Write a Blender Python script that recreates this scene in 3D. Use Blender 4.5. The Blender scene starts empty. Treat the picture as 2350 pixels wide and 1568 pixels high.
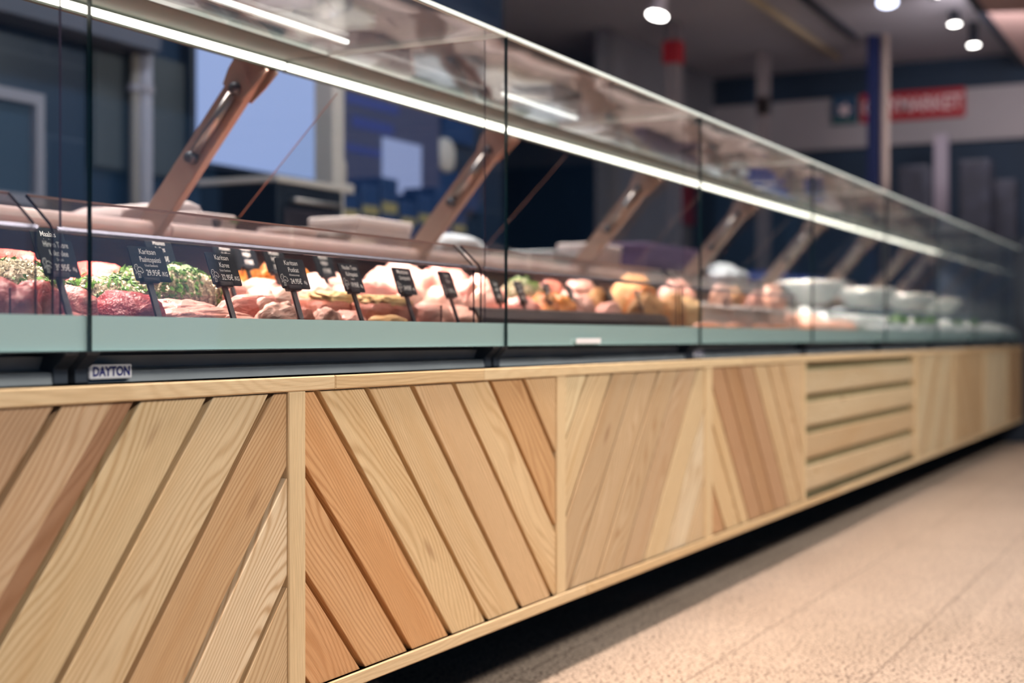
import bpy, bmesh, math, random
from mathutils import Vector, Matrix, noise

# ------------------------------------------------------------------ camera, world, lights, exposure
SC = bpy.context.scene
COL = SC.collection
F = 3264.0                      # focal length in pixels of the 2350 wide frame (50 mm)
ANG = math.radians(26.9)        # the counter runs along +X, the camera looks 26.9 deg towards it
CA, SA = math.cos(ANG), math.sin(ANG)
CAMZ, HOR = 0.70, 774.0

cd = bpy.data.cameras.new('camera')
cam = bpy.data.objects.new('camera', cd)
COL.objects.link(cam)
cam.location = (0, 0, CAMZ)
cam.rotation_euler = (math.radians(90 - 0.18), 0, ANG - math.pi / 2)
cd.lens = 50.0
cd.sensor_width = 36.0
cd.clip_start = 0.05
cd.clip_end = 80
cd.dof.use_dof = True
cd.dof.focus_distance = 2.15
cd.dof.aperture_fstop = 2.5
SC.camera = cam

SC.view_settings.view_transform = 'Standard'
SC.view_settings.look = 'None'
SC.view_settings.gamma = 1.0
SC.view_settings.use_curve_mapping = False
SC.view_settings.exposure = 0.0
cy = SC.cycles
cy.max_bounces = 10
cy.diffuse_bounces = 4
cy.glossy_bounces = 6
cy.transmission_bounces = 4
cy.transparent_max_bounces = 40
cy.use_denoising = True
cy.sample_clamp_indirect = 6.0
cy.caustics_reflective = False
cy.caustics_refractive = False

W = bpy.data.worlds.new('shop_ambient')  # navy fill added to tint the shadows like a colour grade
SC.world = W
W.use_nodes = True
W.node_tree.nodes['Background'].inputs[0].default_value = (0.16, 0.36, 0.72, 1)
W.node_tree.nodes['Background'].inputs[1].default_value = 0.32


def area(name, loc, target, sx, sy, power, col, spread=math.pi):
    l = bpy.data.lights.new(name, 'AREA')
    l.shape = 'RECTANGLE'
    l.size, l.size_y = sx, sy
    l.energy = power
    l.color = col
    l.spread = spread
    o = bpy.data.objects.new(name, l)
    COL.objects.link(o)
    o.location = loc
    d = Vector(target) - Vector(loc)
    o.rotation_euler = d.to_track_quat('-Z', 'Y').to_euler()
    return o


# rows of ceiling luminaires over the shopping aisle
area('aisle_ceiling_lamp', (5.0, 1.05, 3.15), (5.0, 1.05, 0), 9.0, 0.25, 58, (1.0, 0.87, 0.79), math.radians(62))
area('aisle_ceiling_lamp', (2.7, 0.95, 3.1), (2.7, 1.0, 0), 0.5, 0.3, 7, (1.0, 0.82, 0.70), math.radians(60))
area('aisle_ceiling_lamp', (3.6, -1.3, 3.1), (3.4, 1.0, 0.3), 9.0, 0.5, 244, (1.0, 0.98, 0.94))
# cool lamps of the service area behind the counter; added warm fill brightens the worktop
area('service_ceiling_lamp', (5.0, 3.1, 3.1), (5.0, 3.5, 0), 6.0, 0.3, 50, (0.72, 0.82, 1.0))
area('worktop_ceiling_lamp', (5.5, 2.5, 3.1), (5.5, 2.4, 0), 8.0, 0.2, 84, (1.0, 0.88, 0.82), math.radians(48))
area('hall_ceiling_lamp', (11.0, 1.0, 2.9), (13.5, 2.0, 2.4), 2.0, 1.0, 30, (1.0, 0.9, 0.92))


# ------------------------------------------------------------------ helpers
def at_y(px, py, Y):
    u = (px - 1175.0) / F
    d = Y / (SA - u * CA)
    return Vector((d * (CA + u * SA), Y, CAMZ + (HOR - py) * d / F))


def at_x(px, py, X):
    u = (px - 1175.0) / F
    d = X / (CA + u * SA)
    return Vector((X, d * (SA - u * CA), CAMZ + (HOR - py) * d / F))


def at_z(px, py, Z):
    u = (px - 1175.0) / F
    d = (Z - CAMZ) * F / (HOR - py)
    return Vector((d * (CA + u * SA), d * (SA - u * CA), Z))


def lin(r, g, b):
    def f(c):
        c /= 255.0
        return c / 12.92 if c <= 0.04045 else ((c + 0.055) / 1.055) ** 2.4
    return (f(r), f(g), f(b), 1.0)


class MB:
    """Collects shapes for one mesh; faces keep a material slot, uv and a tone."""

    def __init__(s):
        s.v, s.f, s.m, s.uv, s.tone = [], [], [], {}, {}

    def face(s, pts, mat=0, uv=None, tone=None):
        i = len(s.v)
        s.v += [tuple(p) for p in pts]
        k = len(s.f)
        s.f.append(tuple(range(i, i + len(pts))))
        s.m.append(mat)
        if uv:
            s.uv[k] = uv
        if tone:
            s.tone[k] = tone

    def poly(s, verts, faces, mat=0):
        i = len(s.v)
        s.v += [tuple(p) for p in verts]
        for f in faces:
            s.f.append(tuple(i + a for a in f))
            s.m.append(mat)

    def box(s, lo, hi, mat=0):
        x0, y0, z0 = lo
        x1, y1, z1 = hi
        s.poly([(x0, y0, z0), (x1, y0, z0), (x1, y1, z0), (x0, y1, z0), (x0, y0, z1), (x1, y0, z1), (x1, y1, z1), (x0, y1, z1)],
               [(0, 3, 2, 1), (4, 5, 6, 7), (0, 1, 5, 4), (1, 2, 6, 5), (2, 3, 7, 6), (3, 0, 4, 7)], mat)

    def bar(s, a, b, w, h, up=(0, 0, 1), mat=0):
        a, b = Vector(a), Vector(b)
        d = (b - a).normalized()
        x = d.cross(Vector(up)).normalized()
        z = x.cross(d).normalized()
        P = []
        for c in (a, b):
            for sx, sz in ((-1, -1), (1, -1), (1, 1), (-1, 1)):
                P.append(c + x * sx * w / 2 + z * sz * h / 2)
        s.poly(P, [(0, 1, 2, 3), (7, 6, 5, 4), (0, 4, 5, 1), (1, 5, 6, 2), (2, 6, 7, 3), (3, 7, 4, 0)], mat)

    def prism(s, prof, ext, mat=0, capmat=None):
        """prof: list of 3D points (one closed loop), ext: extrusion vector."""
        n = len(prof)
        e = Vector(ext)
        P = [Vector(p) for p in prof] + [Vector(p) + e for p in prof]
        cm = mat if capmat is None else capmat
        i = len(s.v)
        s.v += [tuple(p) for p in P]
        s.f.append(tuple(i + k for k in range(n)))
        s.m.append(cm)
        s.f.append(tuple(i + n + k for k in reversed(range(n))))
        s.m.append(cm)
        for k in range(n):
            s.f.append((i + k, i + n + k, i + n + (k + 1) % n, i + (k + 1) % n))
            s.m.append(mat)

    def tube(s, path, r, n=12, mat=0, cap=True):
        path = [Vector(p) for p in path]
        rs = r if isinstance(r, (list, tuple)) else [r] * len(path)
        i = len(s.v)
        ref = None
        for k, p in enumerate(path):
            d = (path[min(k + 1, len(path) - 1)] - path[max(k - 1, 0)]).normalized()
            if ref is None:
                ref = Vector((0, 0, 1)) if abs(d.z) < 0.9 else Vector((1, 0, 0))
            x = d.cross(ref).normalized()
            y = d.cross(x).normalized()
            ref = -y if False else ref
            for j in range(n):
                t = 2 * math.pi * j / n
                s.v.append(tuple(p + (x * math.cos(t) + y * math.sin(t)) * rs[k]))
        for k in range(len(path) - 1):
            for j in range(n):
                a = i + k * n + j
                b = i + k * n + (j + 1) % n
                s.f.append((a, b, b + n, a + n))
                s.m.append(mat)
        if cap:
            s.f.append(tuple(i + j for j in reversed(range(n))))
            s.m.append(mat)
            s.f.append(tuple(i + (len(path) - 1) * n + j for j in range(n)))
            s.m.append(mat)

    def lathe(s, prof, c=(0, 0, 0), n=32, mat=0, axis='z'):
        i = len(s.v)
        for (r, z) in prof:
            for j in range(n):
                t = 2 * math.pi * j / n
                if axis == 'z':
                    p = (c[0] + r * math.cos(t), c[1] + r * math.sin(t), c[2] + z)
                elif axis == 'y':
                    p = (c[0] + r * math.cos(t), c[1] + z, c[2] + r * math.sin(t))
                else:
                    p = (c[0] + z, c[1] + r * math.cos(t), c[2] + r * math.sin(t))
                s.v.append(p)
        for k in range(len(prof) - 1):
            for j in range(n):
                a = i + k * n + j
                b = i + k * n + (j + 1) % n
                s.f.append((a, b, b + n, a + n))
                s.m.append(mat)

    def build(s, name, mats, parent=None, smooth=False, bevel=0.0, loc=None, seg=2, sub=0, auto=None):
        me = bpy.data.meshes.new(name)
        me.from_pydata(s.v, [], s.f)
        if not isinstance(mats, (list, tuple)):
            mats = [mats]
        for m in mats:
            me.materials.append(m)
        for p, mi in zip(me.polygons, s.m):
            p.material_index = mi
            p.use_smooth = smooth
        if s.uv:
            ul = me.uv_layers.new(name='grain')
            for k, uv in s.uv.items():
                for li, q in zip(me.polygons[k].loop_indices, uv):
                    ul.data[li].uv = q
        if s.tone:
            ca = me.color_attributes.new('tone', 'FLOAT_COLOR', 'CORNER')
            for k, t in s.tone.items():
                for li in me.polygons[k].loop_indices:
                    ca.data[li].color = t
        bm = bmesh.new()
        bm.from_mesh(me)
        if not s.uv:
            bmesh.ops.remove_doubles(bm, verts=bm.verts, dist=1e-6)
        bmesh.ops.recalc_face_normals(bm, faces=bm.faces)
        bm.to_mesh(me)
        bm.free()
        o = bpy.data.objects.new(name, me)
        COL.objects.link(o)
        if parent is not None:
            o.parent = parent
        if loc is not None:
            o.location = loc
        if bevel:
            b = o.modifiers.new('edge', 'BEVEL')
            b.width, b.segments, b.limit_method = bevel, seg, 'ANGLE'
            b.angle_limit = math.radians(40)
        if sub:
            q = o.modifiers.new('round', 'SUBSURF')
            q.levels = q.render_levels = sub
        return o


def tag(o, label=None, cat=None, group=None, kind=None):
    if label:
        o['label'] = label
    if cat:
        o['category'] = cat
    if group:
        o['group'] = group
    if kind:
        o['kind'] = kind
    return o


def empty(name, loc, label=None, cat=None, group=None, rz=0.0):
    o = bpy.data.objects.new(name, None)
    o.empty_display_size = 0.05
    COL.objects.link(o)
    o.location = loc
    o.rotation_euler = (0, 0, rz)
    return tag(o, label, cat, group)


def kids(o):
    return [c for c in bpy.data.objects if c.parent == o]


def dup(o, loc, label, cat=None, group=None, rot=None):
    def rec(src, par):
        c = src.copy()
        COL.objects.link(c)
        if par is not None:
            c.parent = par
        for k in KIDS.get(src.name, None) or kids(src):
            rec(k, c)
        return c
    r = rec(o, None)
    r.location = loc
    r['label'] = label
    if rot is not None:
        r.rotation_euler = rot
    if group:
        r['group'] = group
    return r


KIDS = {}


def text(name, body, size, mat, parent, loc, rot=(math.pi / 2, 0, 0), align='CENTER', off=0.0, shear=0.0, xs=1.0, ext=0.0):
    c = bpy.data.curves.new(name, 'FONT')
    c.body = body
    c.size = size
    c.align_x = align
    c.align_y = 'CENTER'
    c.offset = off
    c.shear = shear
    c.extrude = ext
    c.resolution_u = 3
    t = bpy.data.objects.new(name, c)
    COL.objects.link(t)
    dg = bpy.context.evaluated_depsgraph_get()
    me = bpy.data.meshes.new_from_object(t.evaluated_get(dg))
    bpy.data.objects.remove(t)
    bpy.data.curves.remove(c)
    me.materials.clear()
    me.materials.append(mat)
    o = bpy.data.objects.new(name, me)
    COL.objects.link(o)
    o.parent = parent
    o.location = loc
    o.rotation_euler = rot
    o.scale = (xs, 1, 1)
    return o


# ------------------------------------------------------------------ materials
def newmat(name):
    m = bpy.data.materials.new(name)
    m.use_nodes = True
    nt = m.node_tree
    return m, nt, nt.nodes['Principled BSDF'], nt.nodes['Material Output']


def N(nt, typ, **kw):
    n = nt.nodes.new(typ)
    for k, v in kw.items():
        setattr(n, k, v)
    return n


def math_(nt, op, a, b=None, c=None):
    n = N(nt, 'ShaderNodeMath', operation=op)
    for i, q in enumerate((a, b, c)):
        if q is None:
            continue
        if hasattr(q, 'is_linked'):
            nt.links.new(q, n.inputs[i])
        else:
            n.inputs[i].default_value = q
    return n.outputs[0]


def noise_(nt, vec, scale, detail=2.0, rough=0.5, dist=0.0):
    n = N(nt, 'ShaderNodeTexNoise')
    if vec is not None:
        nt.links.new(vec, n.inputs['Vector'])
    n.inputs['Scale'].default_value = scale
    n.inputs['Detail'].default_value = detail
    n.inputs['Roughness'].default_value = rough
    n.inputs['Distortion'].default_value = dist
    return n.outputs['Fac']


def ramp(nt, fac, stops):
    r = N(nt, 'ShaderNodeValToRGB')
    e = r.color_ramp.elements
    while len(e) < len(stops):
        e.new(0.5)
    for q, (p, c) in zip(e, stops):
        q.position = p
        q.color = c if len(c) == 4 else (*c, 1)
    nt.links.new(fac, r.inputs[0])
    return r.outputs[0]


def mix(nt, fac, a, b, blend='MIX'):
    n = N(nt, 'ShaderNodeMix', data_type='RGBA', blend_type=blend)
    for s, q in ((n.inputs[0], fac), (n.inputs[6], a), (n.inputs[7], b)):
        if hasattr(q, 'is_linked'):
            nt.links.new(q, s)
        else:
            s.default_value = q
    return n.outputs[2]


def bump(nt, h, strength, dist=0.01):
    b = N(nt, 'ShaderNodeBump')
    b.inputs['Strength'].default_value = strength
    b.inputs['Distance'].default_value = dist
    nt.links.new(h, b.inputs['Height'])
    return b.outputs[0]


def plain(name, col, rough=0.5, metal=0.0, var=0.0, vscale=20, bmp=0.0, spec=0.5, coat=0.0):
    m, nt, p, out = newmat(name)
    p.inputs['Roughness'].default_value = rough
    p.inputs['Metallic'].default_value = metal
    p.inputs['Specular IOR Level'].default_value = spec
    p.inputs['Coat Weight'].default_value = coat
    p.inputs['Base Color'].default_value = col
    if var or bmp:
        tc = N(nt, 'ShaderNodeTexCoord')
        nz = noise_(nt, tc.outputs['Object'], vscale, 3)
        if var:
            lo = tuple(c * (1 - var) for c in col[:3])
            hi = tuple(min(1, c * (1 + var)) for c in col[:3])
            nt.links.new(ramp(nt, nz, [(0.3, lo), (0.7, hi)]), p.inputs['Base Color'])
        if bmp:
            nt.links.new(bump(nt, nz, bmp), p.inputs['Normal'])
    return m


def emit(name, col, strength):
    m, nt, p, out = newmat(name)
    p.inputs['Base Color'].default_value = (0.05, 0.05, 0.05, 1)
    p.inputs['Emission Color'].default_value = col
    p.inputs['Emission Strength'].default_value = strength
    return m


def wood_mat():
    m, nt, p, out = newmat('light_larch_boards')
    L = nt.links.new
    uv = N(nt, 'ShaderNodeUVMap', uv_map='grain').outputs[0]
    sep = N(nt, 'ShaderNodeSeparateXYZ')
    L(uv, sep.inputs[0])
    u, v = sep.outputs[0], sep.outputs[1]

    def vec(ku, kv):
        c = N(nt, 'ShaderNodeCombineXYZ')
        L(math_(nt, 'MULTIPLY', u, ku), c.inputs[0])
        L(math_(nt, 'MULTIPLY', v, kv), c.inputs[1])
        return c.outputs[0]
    warp = noise_(nt, vec(1.5, 6.5), 1.0, 2.0, 0.4)
    warp2 = noise_(nt, vec(10.0, 60.0), 1.0, 2)
    ph = math_(nt, 'ADD', math_(nt, 'MULTIPLY', v, 700.0), math_(nt, 'MULTIPLY', warp, 150.0))
    ph = math_(nt, 'ADD', ph, math_(nt, 'MULTIPLY', warp2, 3.0))
    sw = math_(nt, 'MULTIPLY_ADD', math_(nt, 'SINE', ph), 0.5, 0.5)
    sw = math_(nt, 'POWER', sw, 2.2)
    # grain is stronger in some boards than in others
    amp = math_(nt, 'MULTIPLY', noise_(nt, vec(0.9, 5.0), 1.0, 1), 1.15)
    vc = N(nt, 'ShaderNodeVertexColor', layer_name='tone')
    amp = math_(nt, 'MULTIPLY', amp, vc.outputs[1])
    fib = noise_(nt, vec(16.0, 1100.0), 1.0, 3, 0.6)
    big = noise_(nt, vec(1.6, 16.0), 1.0, 3)
    tone = vc.outputs[0]
    dark = mix(nt, 1.0, tone, (0.64, 0.50, 0.37, 1), 'MULTIPLY')
    c = mix(nt, math_(nt, 'MULTIPLY', sw, amp), tone, dark)
    bl = N(nt, 'ShaderNodeMapRange')
    L(big, bl.inputs[0])
    bl.inputs[1].default_value, bl.inputs[2].default_value = 0.48, 0.78
    bl.inputs[3].default_value, bl.inputs[4].default_value = 0.0, 0.6
    c = mix(nt, math_(nt, 'MULTIPLY', bl.outputs[0], vc.outputs[1]), c, mix(nt, 1.0, tone, (0.80, 0.66, 0.50, 1), 'MULTIPLY'))
    fr = ramp(nt, fib, [(0.3, (0.80, 0.78, 0.75)), (0.65, (1.06, 1.06, 1.06))])
    c = mix(nt, 1.0, c, fr, 'MULTIPLY')
    # small dark knots and pitch streaks, sparse
    kn = N(nt, 'ShaderNodeTexVoronoi')
    L(vec(2.6, 9.0), kn.inputs['Vector'])
    kn.inputs['Scale'].default_value = 1.0
    kd = ramp(nt, kn.outputs['Distance'], [(0.025, (1, 1, 1)), (0.10, (0, 0, 0))])
    c = mix(nt, math_(nt, 'MULTIPLY', math_(nt, 'MULTIPLY', kd, 0.6), math_(nt, 'POWER', vc.outputs[1], 3.0)), c, mix(nt, 1.0, tone, (0.34, 0.20, 0.12, 1), 'MULTIPLY'))
    L(c, p.inputs['Base Color'])
    p.inputs['Roughness'].default_value = 0.55
    p.inputs['Specular IOR Level'].default_value = 0.3
    L(bump(nt, math_(nt, 'ADD', math_(nt, 'MULTIPLY', sw, 0.4), fib), 0.12, 0.002), p.inputs['Normal'])
    return m


def glass_mat(name, tint, ior_r0=0.043, wav=0.0, wscale=2.0, refl=(1, 1, 1, 1), dirt=0.0):
    m, nt, p, out = newmat(name)
    nt.nodes.remove(p)
    L = nt.links.new
    geo = N(nt, 'ShaderNodeNewGeometry')
    dot = N(nt, 'ShaderNodeVectorMath', operation='DOT_PRODUCT')
    L(geo.outputs['Incoming'], dot.inputs[0])
    L(geo.outputs['Normal'], dot.inputs[1])
    cs = math_(nt, 'ABSOLUTE', dot.outputs['Value'])
    fr = math_(nt, 'POWER', math_(nt, 'SUBTRACT', 1.0, cs), 5.0)
    fr = math_(nt, 'MULTIPLY_ADD', fr, 1 - ior_r0, ior_r0)
    tr = N(nt, 'ShaderNodeBsdfTransparent')
    tr.inputs[0].default_value = tint
    gl = N(nt, 'ShaderNodeBsdfGlossy')
    gl.inputs['Roughness'].default_value = 0.0
    gl.inputs['Color'].default_value = refl
    if wav:
        tc = N(nt, 'ShaderNodeTexCoord')
        L(bump(nt, noise_(nt, tc.outputs['Object'], wscale, 1), wav, 0.1), gl.inputs['Normal'])
    mx = N(nt, 'ShaderNodeMixShader')
    L(fr, mx.inputs[0])
    L(tr.outputs[0], mx.inputs[1])
    L(gl.outputs[0], mx.inputs[2])
    L(mx.outputs[0], out.inputs[0])
    return m


def meat_mat(name, base, fat, dark, fat_amt=0.5, scale=22, rough=0.32, marb=1.0):
    m, nt, p, out = newmat(name)
    L = nt.links.new
    tc = N(nt, 'ShaderNodeTexCoord')
    oi = N(nt, 'ShaderNodeObjectInfo')
    add = N(nt, 'ShaderNodeVectorMath', operation='ADD')
    L(tc.outputs['Object'], add.inputs[0])
    L(math_(nt, 'MULTIPLY', oi.outputs['Random'], 37.0), add.inputs[1])
    v = add.outputs[0]
    mp = N(nt, 'ShaderNodeMapping')
    L(v, mp.inputs[0])
    mp.inputs['Scale'].default_value = (0.45, 1.6, 1.3)
    n1 = noise_(nt, mp.outputs[0], scale * 2.2, 4, 0.6, 0.6 * marb)
    n2 = noise_(nt, v, scale * 0.7, 2)
    n3 = noise_(nt, mp.outputs[0], scale * 9, 2, 0.5, 0.5)
    f = ramp(nt, n1, [(0.52 - 0.1 * fat_amt, (0, 0, 0)), (0.78 - 0.16 * fat_amt, (1, 1, 1))])
    k_ = 0.95
    base, fat, dark = [tuple(q * k_ for q in t_[:3]) + (1,) for t_ in (base, fat, dark)]
    c = mix(nt, n2, dark, base)
    c = mix(nt, math_(nt, 'MULTIPLY', f, 0.85 * fat_amt), c, fat)
    c = mix(nt, math_(nt, 'MULTIPLY', n3, 0.16), c, fat)
    L(c, p.inputs['Base Color'])
    p.inputs['Roughness'].default_value = rough
    p.inputs['Specular IOR Level'].default_value = 0.6
    hh = math_(nt, 'ADD', math_(nt, 'MULTIPLY', n1, 0.8), math_(nt, 'MULTIPLY', n3, 0.35))
    L(bump(nt, hh, 0.8, 0.008), p.inputs['Normal'])
    return m


M = {}
M['wood'] = wood_mat()
M['board_back'] = plain('shadow_backing_board', lin(150, 138, 100), 0.7, var=0.12, vscale=30)  # shade inside the board gaps is put into this olive colour
M['glass'] = glass_mat('clear_case_glass', (0.975, 0.985, 0.98, 1))
M['glass_top'] = glass_mat('clear_top_glass', (0.95, 0.965, 0.96, 1), 0.05, wav=0.05, wscale=3.0)
M['glass_edge'] = plain('dark_green_glass_edge', lin(16, 44, 44), 0.12, spec=0.8)
M['glass_lip'] = plain('bright_polished_glass_edge', lin(232, 242, 236), 0.4)  # pale colour paints in the bright highlight along the glass edges
M['acrylic'] = glass_mat('clear_guard_acrylic', (0.97, 0.94, 0.94, 1), 0.10)
M['acrylic_edge'] = plain('dark_acrylic_edge', lin(46, 36, 52), 0.2)
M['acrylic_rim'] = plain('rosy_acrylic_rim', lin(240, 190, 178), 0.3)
M['glass_rim_dull'] = plain('dull_side_glass_rim', lin(176, 134, 122), 0.25)
M['enamel'] = plain('pale_green_grey_enamel', lin(190, 216, 212), 0.35, coat=0.3)
M['steel_dark'] = plain('brushed_grey_steel', lin(158, 163, 164), 0.45, metal=0.15, var=0.1, vscale=8)
M['steel_black'] = plain('dark_bracket_steel', lin(78, 84, 92), 0.45, metal=0.3)
M['steel'] = plain('satin_stainless_steel', lin(176, 170, 166), 0.34, metal=0.9, var=0.05, vscale=12)
M['steel_arm'] = plain('satin_arm_steel', lin(188, 162, 148), 0.42, metal=0.25, var=0.05, vscale=14)
M['steel_lit'] = plain('matt_rail_aluminium', lin(70, 75, 68), 0.7, metal=0.0)
M['deck'] = plain('dull_deck_steel', lin(92, 84, 82), 0.4, metal=0.7)
M['rear_dark'] = plain('dark_rear_panel', lin(42, 34, 36), 0.35, metal=0.3)
M['led'] = emit('led_strip_white', (1.0, 0.94, 0.82, 1), 5.5)
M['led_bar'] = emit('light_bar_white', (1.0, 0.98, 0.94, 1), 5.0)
M['plinth'] = plain('black_plinth', lin(22, 44, 66), 0.8)
M['card'] = plain('black_slate_card', lin(13, 20, 28), 0.5, spec=0.25)
M['chalk'] = plain('white_chalk_ink', lin(238, 236, 232), 0.7)
M['plastic_black'] = plain('black_plastic', lin(18, 22, 30), 0.35)
M['plastic_white'] = plain('white_enamelled_metal', lin(246, 240, 238), 0.4)
M['red_meat'] = meat_mat('deep_red_beef', lin(178, 36, 40), lin(232, 130, 120), lin(128, 18, 26), 0.2)
M['rose_meat'] = meat_mat('rose_game_meat', lin(192, 72, 70), lin(240, 168, 156), lin(146, 38, 44), 0.45)
M['pink_meat'] = meat_mat('pink_lamb', lin(226, 138, 122), lin(246, 214, 198), lin(196, 92, 84), 0.7, 16)
M['pale_meat'] = meat_mat('pale_pink_escalope', lin(238, 178, 160), lin(250, 222, 206), lin(226, 150, 134), 0.6, 14)
M['white_meat'] = meat_mat('pale_chop', lin(240, 200, 180), lin(252, 234, 220), lin(232, 166, 146), 0.8, 14)
M['bright_red'] = meat_mat('bright_red_fillet', lin(232, 84, 70), lin(246, 140, 122), lin(206, 54, 46), 0.25, 18)
M['brown_meat'] = meat_mat('brownish_steak', lin(198, 122, 100), lin(226, 166, 140), lin(160, 84, 68), 0.35, 20)
M['orange_meat'] = meat_mat('orange_marinated_meat', lin(230, 140, 56), lin(246, 190, 100), lin(186, 84, 26), 0.5, 20, 0.22)
M['crumb'] = meat_mat('golden_crumb', lin(238, 204, 140), lin(250, 230, 184), lin(214, 160, 90), 0.8, 60, 0.7)
M['crust'] = meat_mat('garlic_herb_crust', lin(146, 124, 82), lin(216, 202, 168), lin(70, 58, 32), 0.9, 60, 0.6)
M['herb'] = plain('chopped_green_herbs', lin(80, 120, 36), 0.5, var=0.6, vscale=60)
M['garlic'] = plain('garlic_and_pepper_bits', lin(232, 218, 184), 0.5, var=0.3, vscale=80)
M['bone'] = plain('bone', lin(240, 222, 204), 0.4)
M['tan'] = meat_mat('breaded_tan_cutlet', lin(222, 160, 92), lin(240, 206, 150), lin(184, 116, 60), 0.7, 40, 0.5)
M['salmon'] = meat_mat('salmon_fillet', lin(250, 196, 170), lin(254, 226, 210), lin(242, 170, 138), 0.6, 20)
M['ice'] = plain('crushed_ice', lin(236, 244, 242), 0.25, var=0.12, vscale=60, bmp=0.6)
M['fish'] = plain('silver_fish_skin', lin(120, 134, 142), 0.25, metal=0.5, var=0.4, vscale=30)
M['white_china'] = plain('white_china', lin(236, 234, 230), 0.25, coat=0.5)
M['leaf'] = plain('lettuce_leaf', lin(104, 150, 70), 0.45, var=0.35, vscale=30)


# ------------------------------------------------------------------ floor, ceiling, walls
def floor_mat():
    m, nt, p, out = newmat('speckled_terrazzo_tiles')
    L = nt.links.new
    tc = N(nt, 'ShaderNodeTexCoord')
    v = tc.outputs['Object']
    base = ramp(nt, noise_(nt, v, 2.2, 3), [(0.3, lin(184, 162, 142)), (0.7, lin(198, 176, 156))])
    sp1 = ramp(nt, noise_(nt, v, 120, 0), [(0.62, (0, 0, 0)), (0.65, (1, 1, 1))])
    sp2 = ramp(nt, noise_(nt, v, 210, 0), [(0.63, (0, 0, 0)), (0.66, (1, 1, 1))])
    c = mix(nt, sp1, base, lin(92, 72, 60))
    c = mix(nt, sp2, c, lin(58, 48, 46))
    br = N(nt, 'ShaderNodeTexBrick')
    mp = N(nt, 'ShaderNodeMapping')
    L(v, mp.inputs[0])
    mp.inputs['Location'].default_value = (0.05, -0.663, 0)
    L(mp.outputs[0], br.inputs[0])
    br.offset = 0.5
    br.inputs['Scale'].default_value = 1.0
    br.inputs['Brick Width'].default_value = 0.66
    br.inputs['Row Height'].default_value = 0.329
    br.inputs['Mortar Size'].default_value = 0.0022
    br.inputs['Mortar Smooth'].default_value = 0.1
    c = mix(nt, math_(nt, 'MULTIPLY', br.outputs['Fac'], 0.75), c, lin(98, 82, 72))
    L(c, p.inputs['Base Color'])
    p.inputs['Roughness'].default_value = 0.42
    p.inputs['Specular IOR Level'].default_value = 0.35
    return m


def panel_wall_mat(name, col, joint, w, h):
    m, nt, p, out = newmat(name)
    L = nt.links.new
    tc = N(nt, 'ShaderNodeTexCoord')
    mp = N(nt, 'ShaderNodeMapping')
    L(tc.outputs['Object'], mp.inputs[0])
    mp.inputs['Rotation'].default_value = (math.pi / 2, 0, 0)
    br = N(nt, 'ShaderNodeTexBrick')
    L(mp.outputs[0], br.inputs[0])
    br.inputs['Scale'].default_value = 1.0
    br.inputs['Brick Width'].default_value = w
    br.inputs['Row Height'].default_value = h
    br.inputs['Mortar Size'].default_value = 0.006
    br.inputs['Color1'].default_value = col
    br.inputs['Color2'].default_value = tuple(c * 1.25 for c in col[:3]) + (1,)
    br.inputs['Mortar'].default_value = joint
    L(br.outputs['Color'], p.inputs['Base Color'])
    p.inputs['Roughness'].default_value = 0.3
    return m


NAVY = lin(26, 44, 62)
M['floor'] = floor_mat()
M['ceiling'] = plain('grey_painted_ceiling', lin(176, 174, 184), 0.85, var=0.05, vscale=1.2)
M['tile_dark'] = panel_wall_mat('dark_blue_wall_tiles', lin(24, 42, 62), lin(52, 66, 84), 0.6, 0.3)
M['wall_grey'] = plain('grey_plaster', lin(128, 126, 132), 0.85, var=0.05, vscale=2)
M['wall_dark'] = plain('dark_navy_panel', lin(32, 52, 74), 0.7, var=0.2, vscale=1.5)
M['fascia'] = plain('grey_fascia_board', lin(170, 164, 168), 0.7, var=0.04, vscale=2)
M['beam_face'] = plain('rosy_beam_paint', lin(206, 172, 166), 0.7)
M['beam_dark'] = plain('dark_track_paint', lin(36, 44, 58), 0.6)


def structure(name, lo, hi, mat, label):
    b = MB()
    b.box(lo, hi)
    return tag(b.build(name, mat), label, name.split('_')[0], None, 'structure')


structure('floor', (-3, -8, -0.1), (18, 7.2, 0.0), M['floor'], 'beige speckled terrazzo floor with thin dark joints')
structure('ceiling', (-3, -8, 3.2), (18, 7.2, 3.3), M['ceiling'], 'plain grey ceiling over the counter')
structure('wall_back', (-3, 4.2, 0.0), (8.15, 4.35, 3.2), M['tile_dark'], 'dark blue tiled wall behind the counter')
structure('wall_rear', (8.15, 6.4, 0.0), (18, 6.55, 3.2), M['wall_dark'], 'dark recess wall far behind the counter')
structure('wall_side', (10.6, 4.5, 0.0), (13.2, 4.62, 3.2), M['wall_grey'], 'grey wall past the end of the counter')
structure('wall_far', (13.2, -8, 1.0), (13.35, 4.5, 2.45), M['wall_dark'], 'dark opening under the red shop sign')
structure('wall_lower', (13.2, -8, 0.0), (13.35, 4.5, 1.0), M['wall_dark'], 'dark lower wall at the far end of the hall')
structure('wall_fascia', (13.14, -8, 2.45), (13.3, 4.5, 2.92), M['fascia'], 'grey fascia board carrying the red shop sign')
structure('wall_soffit', (13.2, -8, 2.92), (13.4, 4.5, 3.2), M['wall_dark'], 'dark strip above the grey fascia board')

# ------------------------------------------------------------------ wooden counter front
YW = 1.240
Z0, Z1, Z2, Z3 = 0.1455, 0.168, 0.619, 0.641
rnd = random.Random(5)


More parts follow.
